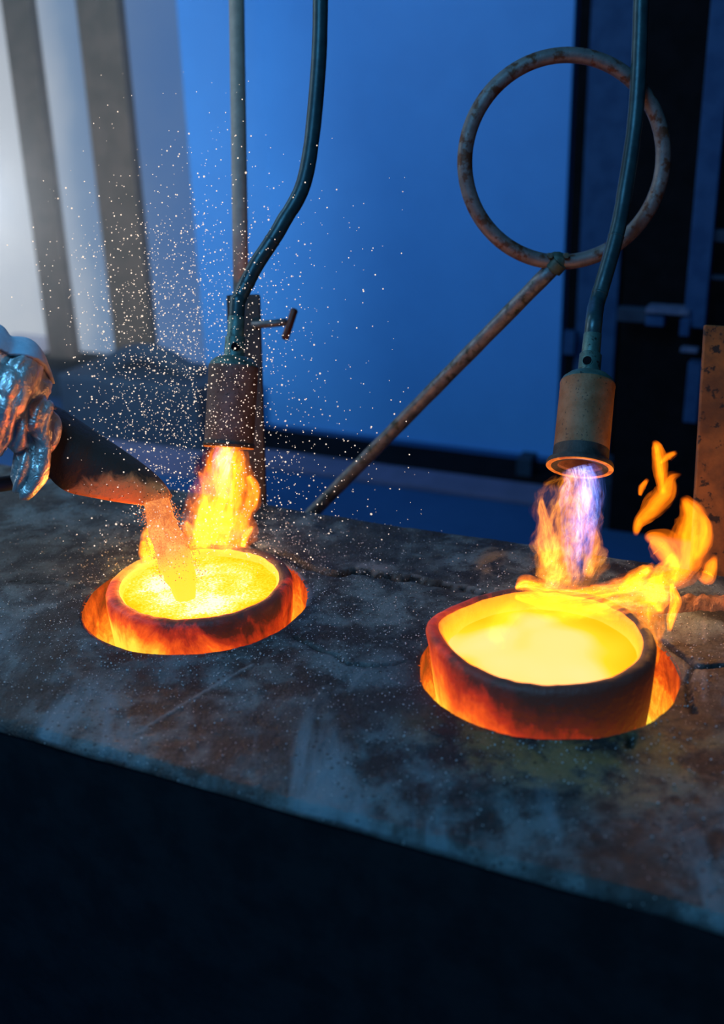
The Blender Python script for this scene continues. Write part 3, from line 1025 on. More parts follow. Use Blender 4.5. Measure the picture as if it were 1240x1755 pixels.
def torch(mouth, up, hose_px, mat, label, flange, lean):
    """mouth: centre of the barrel's open end; up: unit axis away from the mouth; all parts along it"""
    root = empty('gas_torch', mouth, label, 'torch', 'gas torches hanging over the crucibles')
    L = 0.150
    bm = bmesh.new()
    add_lathe(bm, mouth, up, [(0.004, TR * 0.80), (0.0, TR * 0.84), (0.0, TR), (0.012, TR), (L - 0.006, TR), (L, TR * 1.015), (L + 0.003, TR * 1.0)], 48, False, False)
    add_lathe(bm, mouth, up, [(0.004, TR * 0.80), (0.10, TR * 0.80)], 48, False, True)
    obj('barrel', bm, mat, root, auto=35)
    bm = bmesh.new()
    if flange:
        add_lathe(bm, mouth, up, [(-0.002, TR * 0.80), (-0.004, TR * 1.20), (0.001, TR * 1.22), (0.006, TR * 1.18), (0.006, TR * 1.0), (-0.002, TR * 0.80)], 48, False, False)
    else:
        add_lathe(bm, mouth, up, [(-0.002, TR * 0.80), (-0.004, TR * 1.03), (0.001, TR * 1.06), (0.005, TR * 1.03), (0.005, TR * 1.0), (-0.002, TR * 0.80)], 48, False, False)
    fl = obj('mouth_flange', bm, 'soot', root, auto=35)
    bm = bmesh.new()
    w = 1.19 if flange else 1.0
    add_lathe(bm, mouth, up, [(-0.0042, TR * (w - 0.16)), (-0.0052, TR * w), (-0.0040, TR * (w + 0.02)), (-0.0022, TR * w)], 48, False, False)
    g = obj('hot_edge', bm, 'hot_rim', fl, auto=35)
    g['label'] = 'orange hot underside of the mouth flange'
    if flange:
        bm = bmesh.new()
        add_lathe(bm, mouth, up, [(0.006, TR * 1.005), (0.020, TR * 1.008), (0.030, TR * 1.002)], 48, False, False)
        obj('soot_band', bm, 'soot', root)
    bm = bmesh.new()
    add_lathe(bm, mouth, up, [(L + 0.003, TR * 1.0), (L + 0.010, TR * 0.93), (L + 0.018, TR * 0.74), (L + 0.022, TR * 0.52), (L + 0.022, TR * 0.30)], 48, True, True)
    obj('dome_cap', bm, 'green_brass', root, auto=50)
    # coupling with an air hole facing forward
    bm = bmesh.new()
    add_lathe(bm, mouth, up, [(L + 0.018, TR * 0.44), (L + 0.020, TR * 0.42), (L + 0.058, TR * 0.41), (L + 0.060, TR * 0.38)], 32, True, True)
    cp = obj('coupling', bm, 'green_brass', root, auto=40)
    x, y, d = frame(up)
    tocam = (C0 - mouth).normalized()
    side = (tocam - d * tocam.dot(d)).normalized()
    side = (side + d.cross(side) * lean).normalized()
    hc = mouth + d * (L + 0.039) + side * (TR * 0.395)
    bm = bmesh.new()
    add_lathe(bm, hc - side * 0.004, side, [(0.0, 0.0078), (0.0055, 0.0078), (0.0055, 0.0092), (0.0, 0.0092)], 20, False, False)
    obj('hole_rim', bm, 'green_brass', cp)
    bm = bmesh.new()
    add_lathe(bm, hc - side * 0.006, side, [(0.0, 0.0080), (0.0085, 0.0080)], 20, True, True)
    ah = obj('air_hole', bm, 'black_cabinet', cp, auto=40)
    bm = bmesh.new()
    add_lathe(bm, mouth, up, [(L + 0.058, TR * 0.35), (L + 0.064, TR * 0.345), (L + 0.098, TR * 0.335), (L + 0.100, TR * 0.30)], 32, True, True)
    obj('socket', bm, 'green_brass', root, auto=40)
    pts = [mouth + d * (L + 0.092), mouth + d * (L + 0.13)] + [P(*q) for q in hose_px]
    path = smooth_path(pts, 60)
    bm = bmesh.new()
    add_tube(bm, path, [0.0152 + 0.0007 * math.sin(i * 1.9) * (i % 7 == 0) for i in range(len(path))], 18)
    ho = obj('hose', bm, 'hose', root)
    for k in (20, 34):
        bm = bmesh.new()
        t = (path[k + 1] - path[k]).normalized()
        add_lathe(bm, path[k], t, [(0, 0.0146), (0.0006, 0.0156), (0.004, 0.0156), (0.0046, 0.0146)], 18, False, False)
        obj('hose_joint', bm, 'hose', ho)
    return root


def axis_between(xm, ym, dm, xt, yt, lean_deg):
    """axis through mouth pixel towards pixel (xt, yt), leaning away from the lens by lean_deg"""
    m_ = P(xm, ym, dm)
    t0 = P(xt, yt, dm)
    L = (t0 - m_).length
    t1 = P(xt, yt, dm + L * math.tan(math.radians(lean_deg)))
    return m_, (t1 - m_).normalized()


ML, UL = axis_between(392, 763, 2.12, 400, 632, -1)
MR, UR = axis_between(993, 798, 1.90, 1008, 645, 15)
torch(ML, UL, [(408, 515, 2.12), (421, 488, 2.12), (440, 452, 2.12), (463, 417, 2.12), (484, 382, 2.12), (524, 300, 2.13), (545, 120, 2.15), (550, -60, 2.15)], 'barrel_dark',
      'soot brown gas torch on the left, blowing a yellow flame, beside the post', False, 0.05)
torch(MR, UR, [(1022, 520, 2.055), (1037, 470, 2.07), (1055, 405, 2.08), (1068, 340, 2.09), (1090, 180, 2.10), (1100, -60, 2.10)], 'barrel',
      'brown flanged gas torch on the right, blowing a blue-cored flame', True, -0.25)

# ------------------------------------------------------------------ post with T handle, ring and diagonal pipe
pd = depth(G(430, 850)) + 0.03
pb_, pt_ = P(428, 862, pd), P(417, 506, pd)
post = empty('post', Vector((pb_.x, pb_.y, 0)), 'dark flat steel post behind the left torch with a rusty T handle', 'post')
ax = (P(417, 506, pd) - P(428, 862, pd)).normalized()
sx = (RIGHT - ax * RIGHT.dot(ax)).normalized()
sy = ax.cross(sx)
pl = (pt_ - pb_).length
bm = bmesh.new()
fl_len = (pb_.z - 0.0) / ax.z
add_box(bm, pb_ + ax * (pl - fl_len) / 2, sx, sy, ax, 28.5 / FPX * pd, 0.010, (pl + fl_len) / 2, 0.003)
obj('flat_bar', bm, 'post_plate', post, smooth=False)
bm = bmesh.new()
a_, c_ = P(413, 520, pd + 0.035), P(411, 386, pd + 0.035)
add_tube(bm, [a_, c_, c_ + (c_ - a_) * 3.5], 13.5 / FPX * pd, 24)
obj('upper_pipe', bm, 'brown_pipe', post)
bm = bmesh.new()
add_tube(bm, [P(432, 557, pd - 0.012), P(462, 555, pd - 0.02), P(490, 552, pd - 0.03)], 6.5 / FPX * pd, 16)
st = obj('valve_stem', bm, 'pipe', post)
bm = bmesh.new()
hb, ht = P(488, 581, pd - 0.032), P(505, 529, pd - 0.032)
hd = (ht - hb).normalized()
add_lathe(bm, hb - hd * 0.002, hd, [(0, 0.004), (0.002, 0.0075), (0.005, 0.0085), ((ht - hb).length - 0.003, 0.0085), ((ht - hb).length, 0.0075), ((ht - hb).length + 0.002, 0.004)], 18)
obj('t_handle', bm, 'valve_red', st)['label'] = 'rusty red T handle bar'

ring_c = P(966, 275, 2.16)
RR = 170 / FPX * 2.16
stand = empty('pipe_stand', Vector((P(548, 866, 2.62).x, P(548, 866, 2.62).y, 0)), 'worn steel pipe ring clamped to a long diagonal pipe', 'pipe stand')
bm = bmesh.new()
rn = (FWD * 0.96 + UP * 0.20).normalized()
rx = (RIGHT - rn * RIGHT.dot(rn)).normalized()
ry = rn.cross(rx)
add_tube(bm, [ring_c + (rx * math.cos(t) + ry * math.sin(t)) * RR for t in np.linspace(0, 2 * PI, 97)[:-1]], 0.0150, 20, closed=True)
obj('pipe_ring', bm, 'rust_pipe', stand)
jt = ring_c - ry * RR * 0.998 + rx * -0.008
if jt.z > ring_c.z: jt = ring_c + ry * RR * 0.998 + rx * -0.008
d_top = P(950, 456, depth(jt))
d_bot = P(548, 866, 2.62)
dd_ = (d_bot - d_top).normalized()
bm = bmesh.new()
path = [d_top + dd_ * ((d_bot - d_top).length * 1.5) * t for t in np.linspace(0, 1, 30)]
add_tube(bm, path, [0.0160 + 0.0004 * math.sin(k * 2.3) for k in range(30)], 20)
obj('diagonal_pipe', bm, 'pipe', stand)
bm = bmesh.new()
add_lathe(bm, d_top - dd_ * 0.016, dd_, [(0, 0.010), (0.002, 0.019), (0.022, 0.021), (0.024, 0.0165)], 24)
cl = obj('clamp', bm, 'clamp', stand, auto=40)
bm = bmesh.new()
add_tube(bm, [jt + rx * s for s in (-0.013, -0.005, 0.005, 0.013)], [0.0175, 0.0205, 0.0205, 0.0175], 20)
obj('clamp_collar', bm, 'clamp', cl, auto=40)
for s in (-1, 1):
    bm = bmesh.new()
    add_lathe(bm, jt + rx * (0.016 * s) - ry * 0.012 * (1 if jt.z > ring_c.z else -1) * -1, rn, [(-0.024, 0.0055), (-0.018, 0.0065), (0.0, 0.0065), (0.010, 0.0055)], 6)
    obj('clamp_bolt', bm, 'clamp', cl, auto=30)

# ------------------------------------------------------------------ rusty plate at the right
rd = depth(G(1196, 962)) + 0.05
q0, q1, q2 = P(1206, 557, rd), P(1181, 985, rd), P(1330, 574, rd)
vax = (q0 - q1).normalized()
hax = (q2 - q0).normalized()
hax = (hax - vax * hax.dot(vax)).normalized()
nax = vax.cross(hax)
tl = (q0 - q1).length
bm = bmesh.new()
low = (q1.z - (ZB - 0.35)) / vax.z
add_box(bm, q0 - vax * (tl + low) / 2 + hax * 0.16, hax, nax, vax, 0.16, 0.006, (tl + low) / 2, 0.002)
pl_ = obj('rusty_plate', bm, 'rust_plate', smooth=False)
tag(pl_, 'pitted rust-orange steel plate standing upright behind the tall flames', 'plate')
# slag ridge on the bench by the plate
verts, faces = [], []
pa = [G(1120, 1045), G(1160, 1040), G(1200, 1036), G(1240, 1036), G(1290, 1040)]
path = smooth_path(pa, 40)
for i, p in enumerate(path):
    for k in range(13):
        t = k / 12
        w = 0.030 * (0.7 + 0.6 * float(fbm(i * 0.3, 1.5)))
        hgt = 0.022 * math.sin(PI * t) * (0.5 + float(fbm(i * 0.35, t * 3, 2.0, 3))) * math.sin(PI * min(1, (i + 2) / 14) / 2)
        verts.append(p + E2 * (t - 0.5) * 2 * w + Vector((0, 0, hgt - 0.003)))
for i in range(40):
    for k in range(12):
        a = i * 13 + k
        faces.append((a, a + 1, a + 14, a + 13))
sl = link('slag_ridge', mesh_from(verts, faces), 'slag')
tag(sl, 'rough brown ridge of slag lying on the bench right of the tall crucible', 'slag')

# ------------------------------------------------------------------ scoop, stream, glove
topE = [(88, 692), (112, 704), (143, 725), (164, 739), (195, 760), (237, 789), (266, 812), (283, 830), (290, 845)]
botE = [(72, 790), (84, 814), (100, 832), (122, 844), (160, 852), (204, 860), (244, 865), (270, 866), (284, 863)]
dT = [1.86, 1.87, 1.88, 1.89, 1.90, 1.915, 1.93, 1.935, 1.94]
dB = [1.83, 1.84, 1.85, 1.865, 1.88, 1.90, 1.92, 1.93, 1.935]
tp = smooth_path([P(x, y, d + 0.02) for (x, y), d in zip(topE, dT)], 40)
bp = smooth_path([P(x, y, d) for (x, y), d in zip(botE, dB)], 40)
verts, faces, tipv = [], [], []
NS = 20
TH = 0.004
for layer in (0, 1):
    for i in range(41):
        a, c = tp[i], bp[i]
        w = (a - c).length
        nrm = ((a - c).cross(tp[min(i + 1, 40)] - tp[max(i - 1, 0)])).normalized()
        if nrm.dot(C0 - a) < 0: nrm = -nrm
        for k in range(NS + 1):
            t = k / NS
            bulge = math.sin(PI * t) * w * 0.30
            p = c.lerp(a, t) + nrm * (bulge - layer * TH)
            verts.append(p)
            s = i / 40
            tipv.append(max(0.0, min(1.0, (s * 1.5 - 0.35) + (0.35 - t) * 0.9)))
n1 = 41 * (NS + 1)
ix = lambda l, i, k: l * n1 + i * (NS + 1) + k
for i in range(40):
    for k in range(NS):
        faces.append((ix(0, i, k), ix(0, i, k + 1), ix(0, i + 1, k + 1), ix(0, i + 1, k)))
        faces.append((ix(1, i, k), ix(1, i + 1, k), ix(1, i + 1, k + 1), ix(1, i, k + 1)))
    for k in (0, NS):
        faces.append((ix(0, i, k), ix(0, i + 1, k), ix(1, i + 1, k), ix(1, i, k)))
for k in range(NS):
    for i in (0, 40):
        faces.append((ix(0, i, k), ix(0, i, k + 1), ix(1, i, k + 1), ix(1, i, k)))
me = mesh_from(verts, faces)
a = me.attributes.new('tip', 'FLOAT', 'POINT')
a.data.foreach_set('value', tipv)
bm = bmesh.new()
bm.from_mesh(me)
bmesh.ops.recalc_face_normals(bm, faces=bm.faces)
bm.to_mesh(me)
bm.free()
scoop = empty('scoop', bp[20], 'scorched steel pouring scoop held over the left crucible by the glove', 'scoop')
sb = link('scoop_bowl', me, 'scoop', scoop)
sharpen(me, 50)
bm = bmesh.new()
add_tube(bm, smooth_path([P(110, 800, 1.90), P(60, 815, 1.87), P(0, 830, 1.84), P(-160, 842, 1.78)], 20), 0.013, 18)
obj('handle', bm, 'machine_teal', scoop)

# poured stream: tapered column of granules, then loose grains around it
st_px = [(268, 858, 21), (272, 875, 22), (279, 900, 24), (289, 930, 27), (301, 962, 29), (312, 995, 24), (318, 1022, 15)]
e0, e1 = 1.93, depth(G(318, 1022, ZB + 0.022))
sp_ = [P(x, y, e0 + (e1 - e0) * i / 6 - 0.003) for i, (x, y, w) in enumerate(st_px)]
sp_[-1].z = ZB + 0.016
path = smooth_path(sp_, 60)
wr_ = np.interp(np.linspace(0, 6, 61), range(7), [w / FPX * 1.95 for *_, w in st_px])
bm = bmesh.new()
rings = add_tube(bm, path, [1.0] * 61, 28)
along = {}
for i, rg in enumerate(rings):
    for k, v in enumerate(rg):
        d = v.co - path[i]
        f = wr_[i] * (1 + (float(fbm(k * 0.7, i * 0.25, 4.0, 3)) - 0.5) * 0.35 * min(1, i / 8))
        v.co = path[i] + d * f
bmesh.ops.recalc_face_normals(bm, faces=bm.faces)
me = bpy.data.meshes.new('stream')
alv = [i / 60 for i in range(61) for _ in range(28)]
bm.to_mesh(me)
bm.free()
a = me.attributes.new('along', 'FLOAT', 'POINT')
a.data.foreach_set('value', alv)
so = link('pouring_stream', me, 'granules')
tag(so, 'sandy orange stream of granules pouring from the scoop into the melt', 'stream')


def scatter_mesh(name, pts, radii, mat, sides=1):
    """many tiny grains in one mesh (octahedra or icospheres)"""
    if sides == 1:
        base = np.array([(1, 0, 0), (-1, 0, 0), (0, 1, 0), (0, -1, 0), (0, 0, 1), (0, 0, -1)], float)
        bf_ = np.array([(0, 2, 4), (2, 1, 4), (1, 3, 4), (3, 0, 4), (2, 0, 5), (1, 2, 5), (3, 1, 5), (0, 3, 5)])
    else:
        bm = bmesh.new()
        bmesh.ops.create_icosphere(bm, subdivisions=1, radius=1)
        base = np.array([v.co[:] for v in bm.verts])
        bf_ = np.array([[v.index for v in f.verts] for f in bm.faces])
        bm.free()
    pts, radii = np.asarray(pts), np.asarray(radii)
    V = (pts[:, None, :] + base[None] * radii[:, None, None]).reshape(-1, 3)
    F = (bf_[None] + (np.arange(len(pts)) * len(base))[:, None, None]).reshape(-1, 3)
    me = bpy.data.meshes.new(name)
    me.vertices.add(len(V))
    me.vertices.foreach_set('co', V.ravel())
    me.loops.add(F.size)
    me.loops.foreach_set('vertex_index', F.ravel().astype(np.int32))
    me.polygons.add(len(F))
    me.polygons.foreach_set('loop_start', (np.arange(len(F)) * 3).astype(np.int32))
    me.update(calc_edges=True)
    return link(name, me, mat)


pts, rad = [], []
for _ in range(1500):
    i = random.randint(4, 46)
    d = RIGHT * random.gauss(0, 1) + UP * random.gauss(0, 0.6) + FWD * random.gauss(0, 1)
    p = path[i] + d.normalized() * wr_[i] * (0.98 + abs(random.gauss(0, 0.35)))
    pts.append(p[:]); rad.append(random.uniform(0.0006, 0.0014))
tag(scatter_mesh('loose_granules', pts, rad, 'granules'), 'glowing loose grains around the poured stream', 'granules', kind='stuff')

# glove: one closed skin grown from a few fat tubes
gd = 1.76
bm = bmesh.new()


def px_tube(pts, seg=24, flat=1.0):
    pp = smooth_path([P(x, y, d) for x, y, w, d in pts], 24)
    ww = np.interp(np.linspace(0, len(pts) - 1, 25), range(len(pts)), [w / FPX * d for x, y, w, d in pts])
    add_tube(bm, pp, list(ww), seg)


px_tube([(-420, 560, 95, 1.62), (-250, 600, 100, 1.68), (-110, 640, 108, 1.74), (-30, 664, 106, 1.77), (20, 682, 92, 1.79), (48, 692, 72, 1.80), (70, 700, 40, 1.80)])
px_tube([(66, 690, 34, 1.80), (70, 730, 32, 1.80), (63, 772, 31, 1.80), (50, 812, 25, 1.795), (36, 840, 15, 1.79), (28, 852, 8, 1.79)])
px_tube([(40, 690, 40, 1.78), (28, 722, 42, 1.77), (8, 742, 34, 1.765), (-20, 752, 26, 1.76), (-60, 760, 24, 1.75)])
me = bpy.data.meshes.new('glove')
bm.to_mesh(me)
bm.free()
go = bpy.data.objects.new('glove_tmp', me)
COL.objects.link(go)
md = go.modifiers.new('r', 'REMESH')
md.mode = 'VOXEL'
md.voxel_size = 0.0042
md = go.modifiers.new('s', 'SMOOTH')
md.iterations = 6
dg = bpy.context.evaluated_depsgraph_get()
me2 = bpy.data.meshes.new_from_object(go.evaluated_get(dg))
bpy.data.objects.remove(go)
# folds: ridges running down the cloth, deeper towards the hand
n = len(me2.vertices)
co = np.empty(n * 3); me2.vertices.foreach_get('co', co); co = co.reshape(-1, 3)
no = np.empty(n * 3); me2.vertices.foreach_get('normal', no); no = no.reshape(-1, 3)
rel = co - np.array(C0)
zc = rel @ np.array(FWD)
PX = CX + (rel @ np.array(RIGHT)) / zc * FPX
PY = CY - (rel @ np.array(UP)) / zc * FPX
uu = (PX + 0.30 * PY) / 34.0
vv = (PY - 0.2 * PX) / 130.0
warp = (fbm(PX / 80, PY / 80, co[:, 1] * 8, 2) - 0.5) * 1.6
r1 = 1 - np.abs(2 * vnoise(uu + warp, vv, co[:, 1] * 9) - 1)
r2 = 1 - np.abs(2 * vnoise(uu * 2.3 + warp + 40, vv * 2.0, co[:, 1] * 16) - 1)
amt = sstep(PX, -250, 40)
disp = (0.006 - sstep(r1, 0.62, 1.0) * 0.015 - sstep(r2, 0.70, 1.0) * 0.007 + (fbm(PX / 45, PY / 45, co[:, 1] * 9, 2) - 0.5) * 0.007) * (0.25 + 0.75 * amt)
co += no * disp[:, None]
me2.vertices.foreach_set('co', co.ravel())
bm = bmesh.new()
bm.from_mesh(me2)
for _ in range(2):
    bmesh.ops.smooth_vert(bm, verts=bm.verts, factor=0.5, use_axis_x=True, use_axis_y=True, use_axis_z=True)
bm.to_mesh(me2)
bm.free()
me2.vertices.foreach_get('co', co.ravel())
me2.update()
glove = empty('protective_glove', P(20, 720, gd), 'crumpled silver aluminised glove and arm gripping the scoop at left', 'glove')
me2.materials.clear()
link('glove_body', me2, 'aluminised', glove)
# cloth sleeve over the upper side: offset copy of the skin above its hem
bm = bmesh.new()
bm.from_mesh(me2)
bm.verts.ensure_lookup_table()
hem = np.interp(PX, [-400, 0, 30, 55, 78, 96, 110], [720, 606, 616, 628, 646, 690, 700])
kill = [v for v in bm.verts if PY[v.index] > hem[v.index] or PX[v.index] > 101]
bmesh.ops.delete(bm, geom=kill, context='VERTS')
for v in bm.verts:
    pass
me3 = bpy.data.meshes.new('sleeve')
bm.to_mesh(me3)
bm.free()
sl_ = link('cloth_sleeve', me3, None, glove)
me3.materials.append(MAT['sleeve_cloth'])
md = sl_.modifiers.new('sm', 'SMOOTH'); md.iterations = 45; md.factor = 0.6
md = sl_.modifiers.new('so', 'SOLIDIFY'); md.thickness = 0.007; md.offset = 1.0
sl_['label'] = 'pale blue matt cloth sleeve edge over the glove'

# ------------------------------------------------------------------ flames


def tongue(V, F, FL, AL, pts, shells=(1.0, 0.75, 0.5), seg=26, n=46, rough=0.35, seed=0.0, flat=1.0):
    """closed shells around a path of (x, y, half width px, depth) pixels; stores flow coordinates"""
    pp = smooth_path([P(x, y, d) for x, y, w, d in pts], n)
    ww = np.interp(np.linspace(0, len(pts) - 1, n + 1), range(len(pts)), [w / FPX * d for x, y, w, d in pts])
    ln = np.concatenate([[0], np.cumsum([(pp[i + 1] - pp[i]).length for i in range(n)])])
    for s_i, sc in enumerate(shells):
        t0 = (pp[1] - pp[0]).normalized()
        x, y, _ = frame(t0)
        base = len(V)
        ph = seed * 3.7 + s_i * 5.1
        for i in range(n + 1):
            t = (pp[min(i + 1, n)] - pp[max(i - 1, 0)]).normalized()
            x = (x - t * x.dot(t)).normalized()
            y = t.cross(x)
            for k in range(seg):
                th = 2 * PI * k / seg
                c, s = math.cos(th), math.sin(th)
                nz = float(fbm(c * 1.3 + ph + 10, s * 1.3 + ph * 0.3 + 10, ln[i] * 22 + ph, 3)) - 0.5
                n2 = float(vnoise(c * 3 + ph + 30, s * 3 + 30, ln[i] * 60 + ph)) - 0.5
                r = max(0.0006, ww[i] * sc * (1 + rough * (2.2 * nz + 0.8 * n2) * min(1, i / 5)))
                V.append(pp[i] + x * (c * r) + y * (s * r))
                FL.append((c * ww[i] * sc + seed * 0.7, s * ww[i] * sc + s_i * 0.31, ln[i] * 0.30 + seed))
                AL.append(i / n)
        for i in range(n):
            for k in range(seg):
                F.append((base + i * seg + k, base + i * seg + (k + 1) % seg, base + (i + 1) * seg + (k + 1) % seg, base + (i + 1) * seg + k))
    return


def flame_part(name, specs, mat, parent, **kw):
    V, F, FL, AL = [], [], [], []
    for i, sp in enumerate(specs):
        tongue(V, F, FL, AL, sp, seed=kw.get('seed', 0) + i * 1.37, **{k: v for k, v in kw.items() if k != 'seed'})
    me = mesh_from(V, F)
    a = me.attributes.new('flow', 'FLOAT_VECTOR', 'POINT')
    a.data.foreach_set('vector', np.array(FL, dtype=np.float32).ravel())
    a = me.attributes.new('along', 'FLOAT', 'POINT')
    a.data.foreach_set('value', np.array(AL, dtype=np.float32))
    o = link(name, me, mat, parent)
    return o


# left torch flame: fat, yellow
dl = depth(ML)
fl = empty('torch_flame', ML, 'fat yellow flame blowing from the left torch onto the crucible rim', 'flame')
flame_part('outer_flame', [[(391, 766, 36, dl), (388, 800, 44, dl - .005), (384, 845, 52, dl - .015), (376, 890, 60, dl - .03), (368, 930, 58, dl - .04), (364, 955, 44, dl - .045)],
                           [(425, 815, 6, dl), (434, 835, 10, dl), (430, 862, 13, dl), (420, 885, 12, dl), (412, 930, 14, dl - .02), (404, 950, 6, dl - .03)],
                           [(318, 893, 3, dl), (324, 912, 15, dl - .01), (334, 935, 24, dl - .03), (350, 954, 14, dl - .04)],
                           [(340, 808, 2, dl), (348, 822, 8, dl), (356, 850, 14, dl - .01), (358, 885, 12, dl - .02)],
                           [(432, 902, 2, dl), (428, 908, 6, dl), (420, 920, 7, dl), (414, 946, 3, dl)]], 'fire_orange', fl, shells=(1.0, 0.86, 0.72), seed=1, rough=0.5)
flame_part('inner_flame', [[(390, 764, 24, dl), (388, 800, 34, dl - .005), (384, 845, 42, dl - .015), (376, 890, 48, dl - .03), (368, 930, 50, dl - .04), (364, 952, 40, dl - .045)],
                           [(352, 850, 5, dl), (348, 880, 14, dl - .02), (345, 915, 18, dl - .03), (350, 948, 12, dl - .04)]], 'fire_yellow', fl, shells=(1.0, 0.8, 0.6, 0.4), seed=2, rough=0.5)
flame_part('blue_core', [[(385, 764, 18, dl), (381, 785, 18, dl - .003), (378, 812, 14, dl - .006), (378, 850, 8, dl - .015)]], 'fire_blue', fl, shells=(1.0, 0.7), seed=3)

# right torch flame: blue core, ragged orange skirt
dr = depth(MR)
fr = empty('torch_flame', MR, 'blue-cored ragged orange flame blowing from the right flanged torch', 'flame')
flame_part('blue_core', [[(993, 800, 31, dr), (1000, 830, 36, dr - .004), (998, 870, 38, dr - .012), (994, 910, 36, dr - .022), (992, 950, 30, dr - .034), (990, 985, 22, dr - .043), (985, 1005, 10, dr - .05)],
                         [(1000, 800, 14, dr), (1008, 840, 20, dr), (1012, 880, 16, dr - .015), (1008, 930, 8, dr - .03), (1012, 980, 4, dr - .03)]], 'fire_blue', fr, shells=(1.0, 0.85, 0.65, 0.45), seed=4, rough=0.25)
flame_part('outer_flame', [[(990, 803, 30, dr), (985, 840, 48, dr - .004), (975, 890, 58, dr - .015), (970, 940, 60, dr - .03), (966, 985, 56, dr - .045), (960, 1012, 46, dr - .05)],
                           [(928, 852, 3, dr), (930, 870, 8, dr), (936, 900, 14, dr - .01), (940, 940, 20, dr - .03), (935, 980, 18, dr - .04)],
                           [(1018, 900, 5, dr), (1022, 930, 12, dr - .02), (1014, 960, 14, dr - .03), (1005, 990, 8, dr - .04)],
                           [(960, 960, 6, dr), (955, 975, 20, dr - .04), (945, 1000, 20, dr - .05), (935, 1012, 8, dr - .05)]], 'fire_ragged', fr, shells=(1.0, 0.8, 0.6), seed=5, rough=0.45)

# fire over the right crucible
bl = depth(RCC + Vector((0, 0.15, 0.06)))
fc = empty('crucible_fire', RCC + Vector((0.05, 0.15, 0.06)), 'yellow fire rolling over the rear rim of the tall crucible', 'flame')
flame_part('rolling_flame', [[(882, 1008, 4, bl), (900, 1004, 12, bl), (930, 1012, 15, bl - .01), (980, 1018, 13, bl - .02), (1040, 1012, 13, bl - .02), (1100, 1000, 16, bl - .01), (1150, 985, 8, bl)],
                             [(880, 1022, 4, bl - .02), (930, 1030, 18, bl - .03), (990, 1036, 22, bl - .05), (1050, 1030, 22, bl - .05), (1110, 1020, 22, bl - .04), (1140, 1000, 8, bl - .02)],
                             [(1130, 1050, 6, bl - .06), (1128, 1020, 22, bl - .05), (1135, 990, 24, bl - .03), (1150, 965, 16, bl - .01), (1155, 945, 4, bl)],
                             [(1060, 1010, 6, bl - .02), (1085, 995, 16, bl - .02), (1105, 982, 14, bl - .01), (1118, 972, 4, bl)],
                             [(1150, 1000, 4, bl), (1156, 1030, 10, bl - .01), (1150, 1060, 9, bl - .02), (1146, 1084, 3, bl - .02)]], 'fire_yellow', fc, shells=(1.0, 0.8, 0.6), seed=6, rough=0.55)
flame_part('curling_flame', [[(884, 1004, 3, bl), (896, 996, 9, bl), (915, 1002, 13, bl - .01), (950, 1016, 12, bl - .02), (1000, 1012, 9, bl - .02), (1060, 1000, 9, bl - .01), (1090, 985, 4, bl)],
                             [(1010, 1004, 3, bl - .01), (1045, 1004, 8, bl - .02), (1085, 992, 13, bl - .01), (1110, 976, 9, bl), (1120, 964, 3, bl)],
                             [(1020, 1050, 5, bl - .07), (1060, 1046, 20, bl - .07), (1105, 1035, 24, bl - .06), (1140, 1015, 14, bl - .03), (1158, 995, 5, bl)],
                             [(900, 1045, 5, bl - .05), (940, 1050, 20, bl - .07), (990, 1048, 20, bl - .08), (1030, 1040, 6, bl - .07)]], 'fire_orange', fc, shells=(1.0, 0.75), seed=11, rough=0.6)
flame_part('rim_lick', [[(1118, 1140, 8, bl - .15), (1112, 1105, 22, bl - .13), (1112, 1065, 30, bl - .09), (1120, 1020, 24, bl - .04), (1128, 990, 8, bl - .02)]], 'fire_yellow', fc, shells=(1.0, 0.7), seed=7, rough=0.5)
flame_part('rim_lick', [[(860, 1110, 8, bl - .14), (850, 1085, 22, bl - .10), (870, 1055, 24, bl - .06), (900, 1030, 14, bl - .03)]], 'fire_lick', fc, shells=(1.0, 0.7), seed=7.5)
ft = empty('tall_flame', P(1165, 985, bl), 'tall orange flame licking up beside the rusty plate', 'flame')
flame_part('flame_body', [[(1140, 1005, 10, bl), (1160, 985, 26, bl + .01), (1178, 955, 34, bl + .02), (1182, 920, 36, bl + .03), (1186, 885, 26, bl + .03), (1175, 862, 14, bl + .03), (1166, 852, 4, bl + .03)],
                          [(1165, 975, 8, bl), (1148, 955, 22, bl + .01), (1134, 935, 26, bl + .01), (1116, 925, 16, bl + .02), (1108, 930, 5, bl + .02)],
                          [(1196, 985, 6, bl), (1210, 990, 15, bl + .02), (1218, 970, 13, bl + .02), (1226, 950, 5, bl + .02)],
                          [(1190, 960, 6, bl), (1205, 930, 14, bl + .02), (1208, 900, 12, bl + .02), (1198, 875, 4, bl + .02)]], 'fire_lick', ft, shells=(1.0, 0.86, 0.72, 0.55, 0.38), seed=8, rough=0.32)
fw = empty('flame_wisp', P(1120, 850, bl + .05), 'thin orange wisp of fire floating above the tall flame', 'flame')
flame_part('wisp', [[(1088, 918, 4, bl + .05), (1096, 895, 12, bl + .06), (1120, 870, 20, bl + .07), (1140, 845, 22, bl + .07), (1150, 820, 12, bl + .07), (1168, 812, 3, bl + .07)],
                    [(1136, 850, 5, bl + .06), (1132, 815, 13, bl + .07), (1128, 785, 14, bl + .08), (1124, 765, 10, bl + .08), (1118, 755, 3, bl + .08)],
                    [(1130, 795, 3, bl + .08), (1145, 782, 9, bl + .08), (1160, 775, 4, bl + .08)],
                    [(1096, 850, 3, bl + .06), (1100, 835, 6, bl + .06), (1110, 820, 3, bl + .06)]], 'fire_lick', fw, shells=(1.0, 0.7, 0.4), seed=9, rough=0.4)
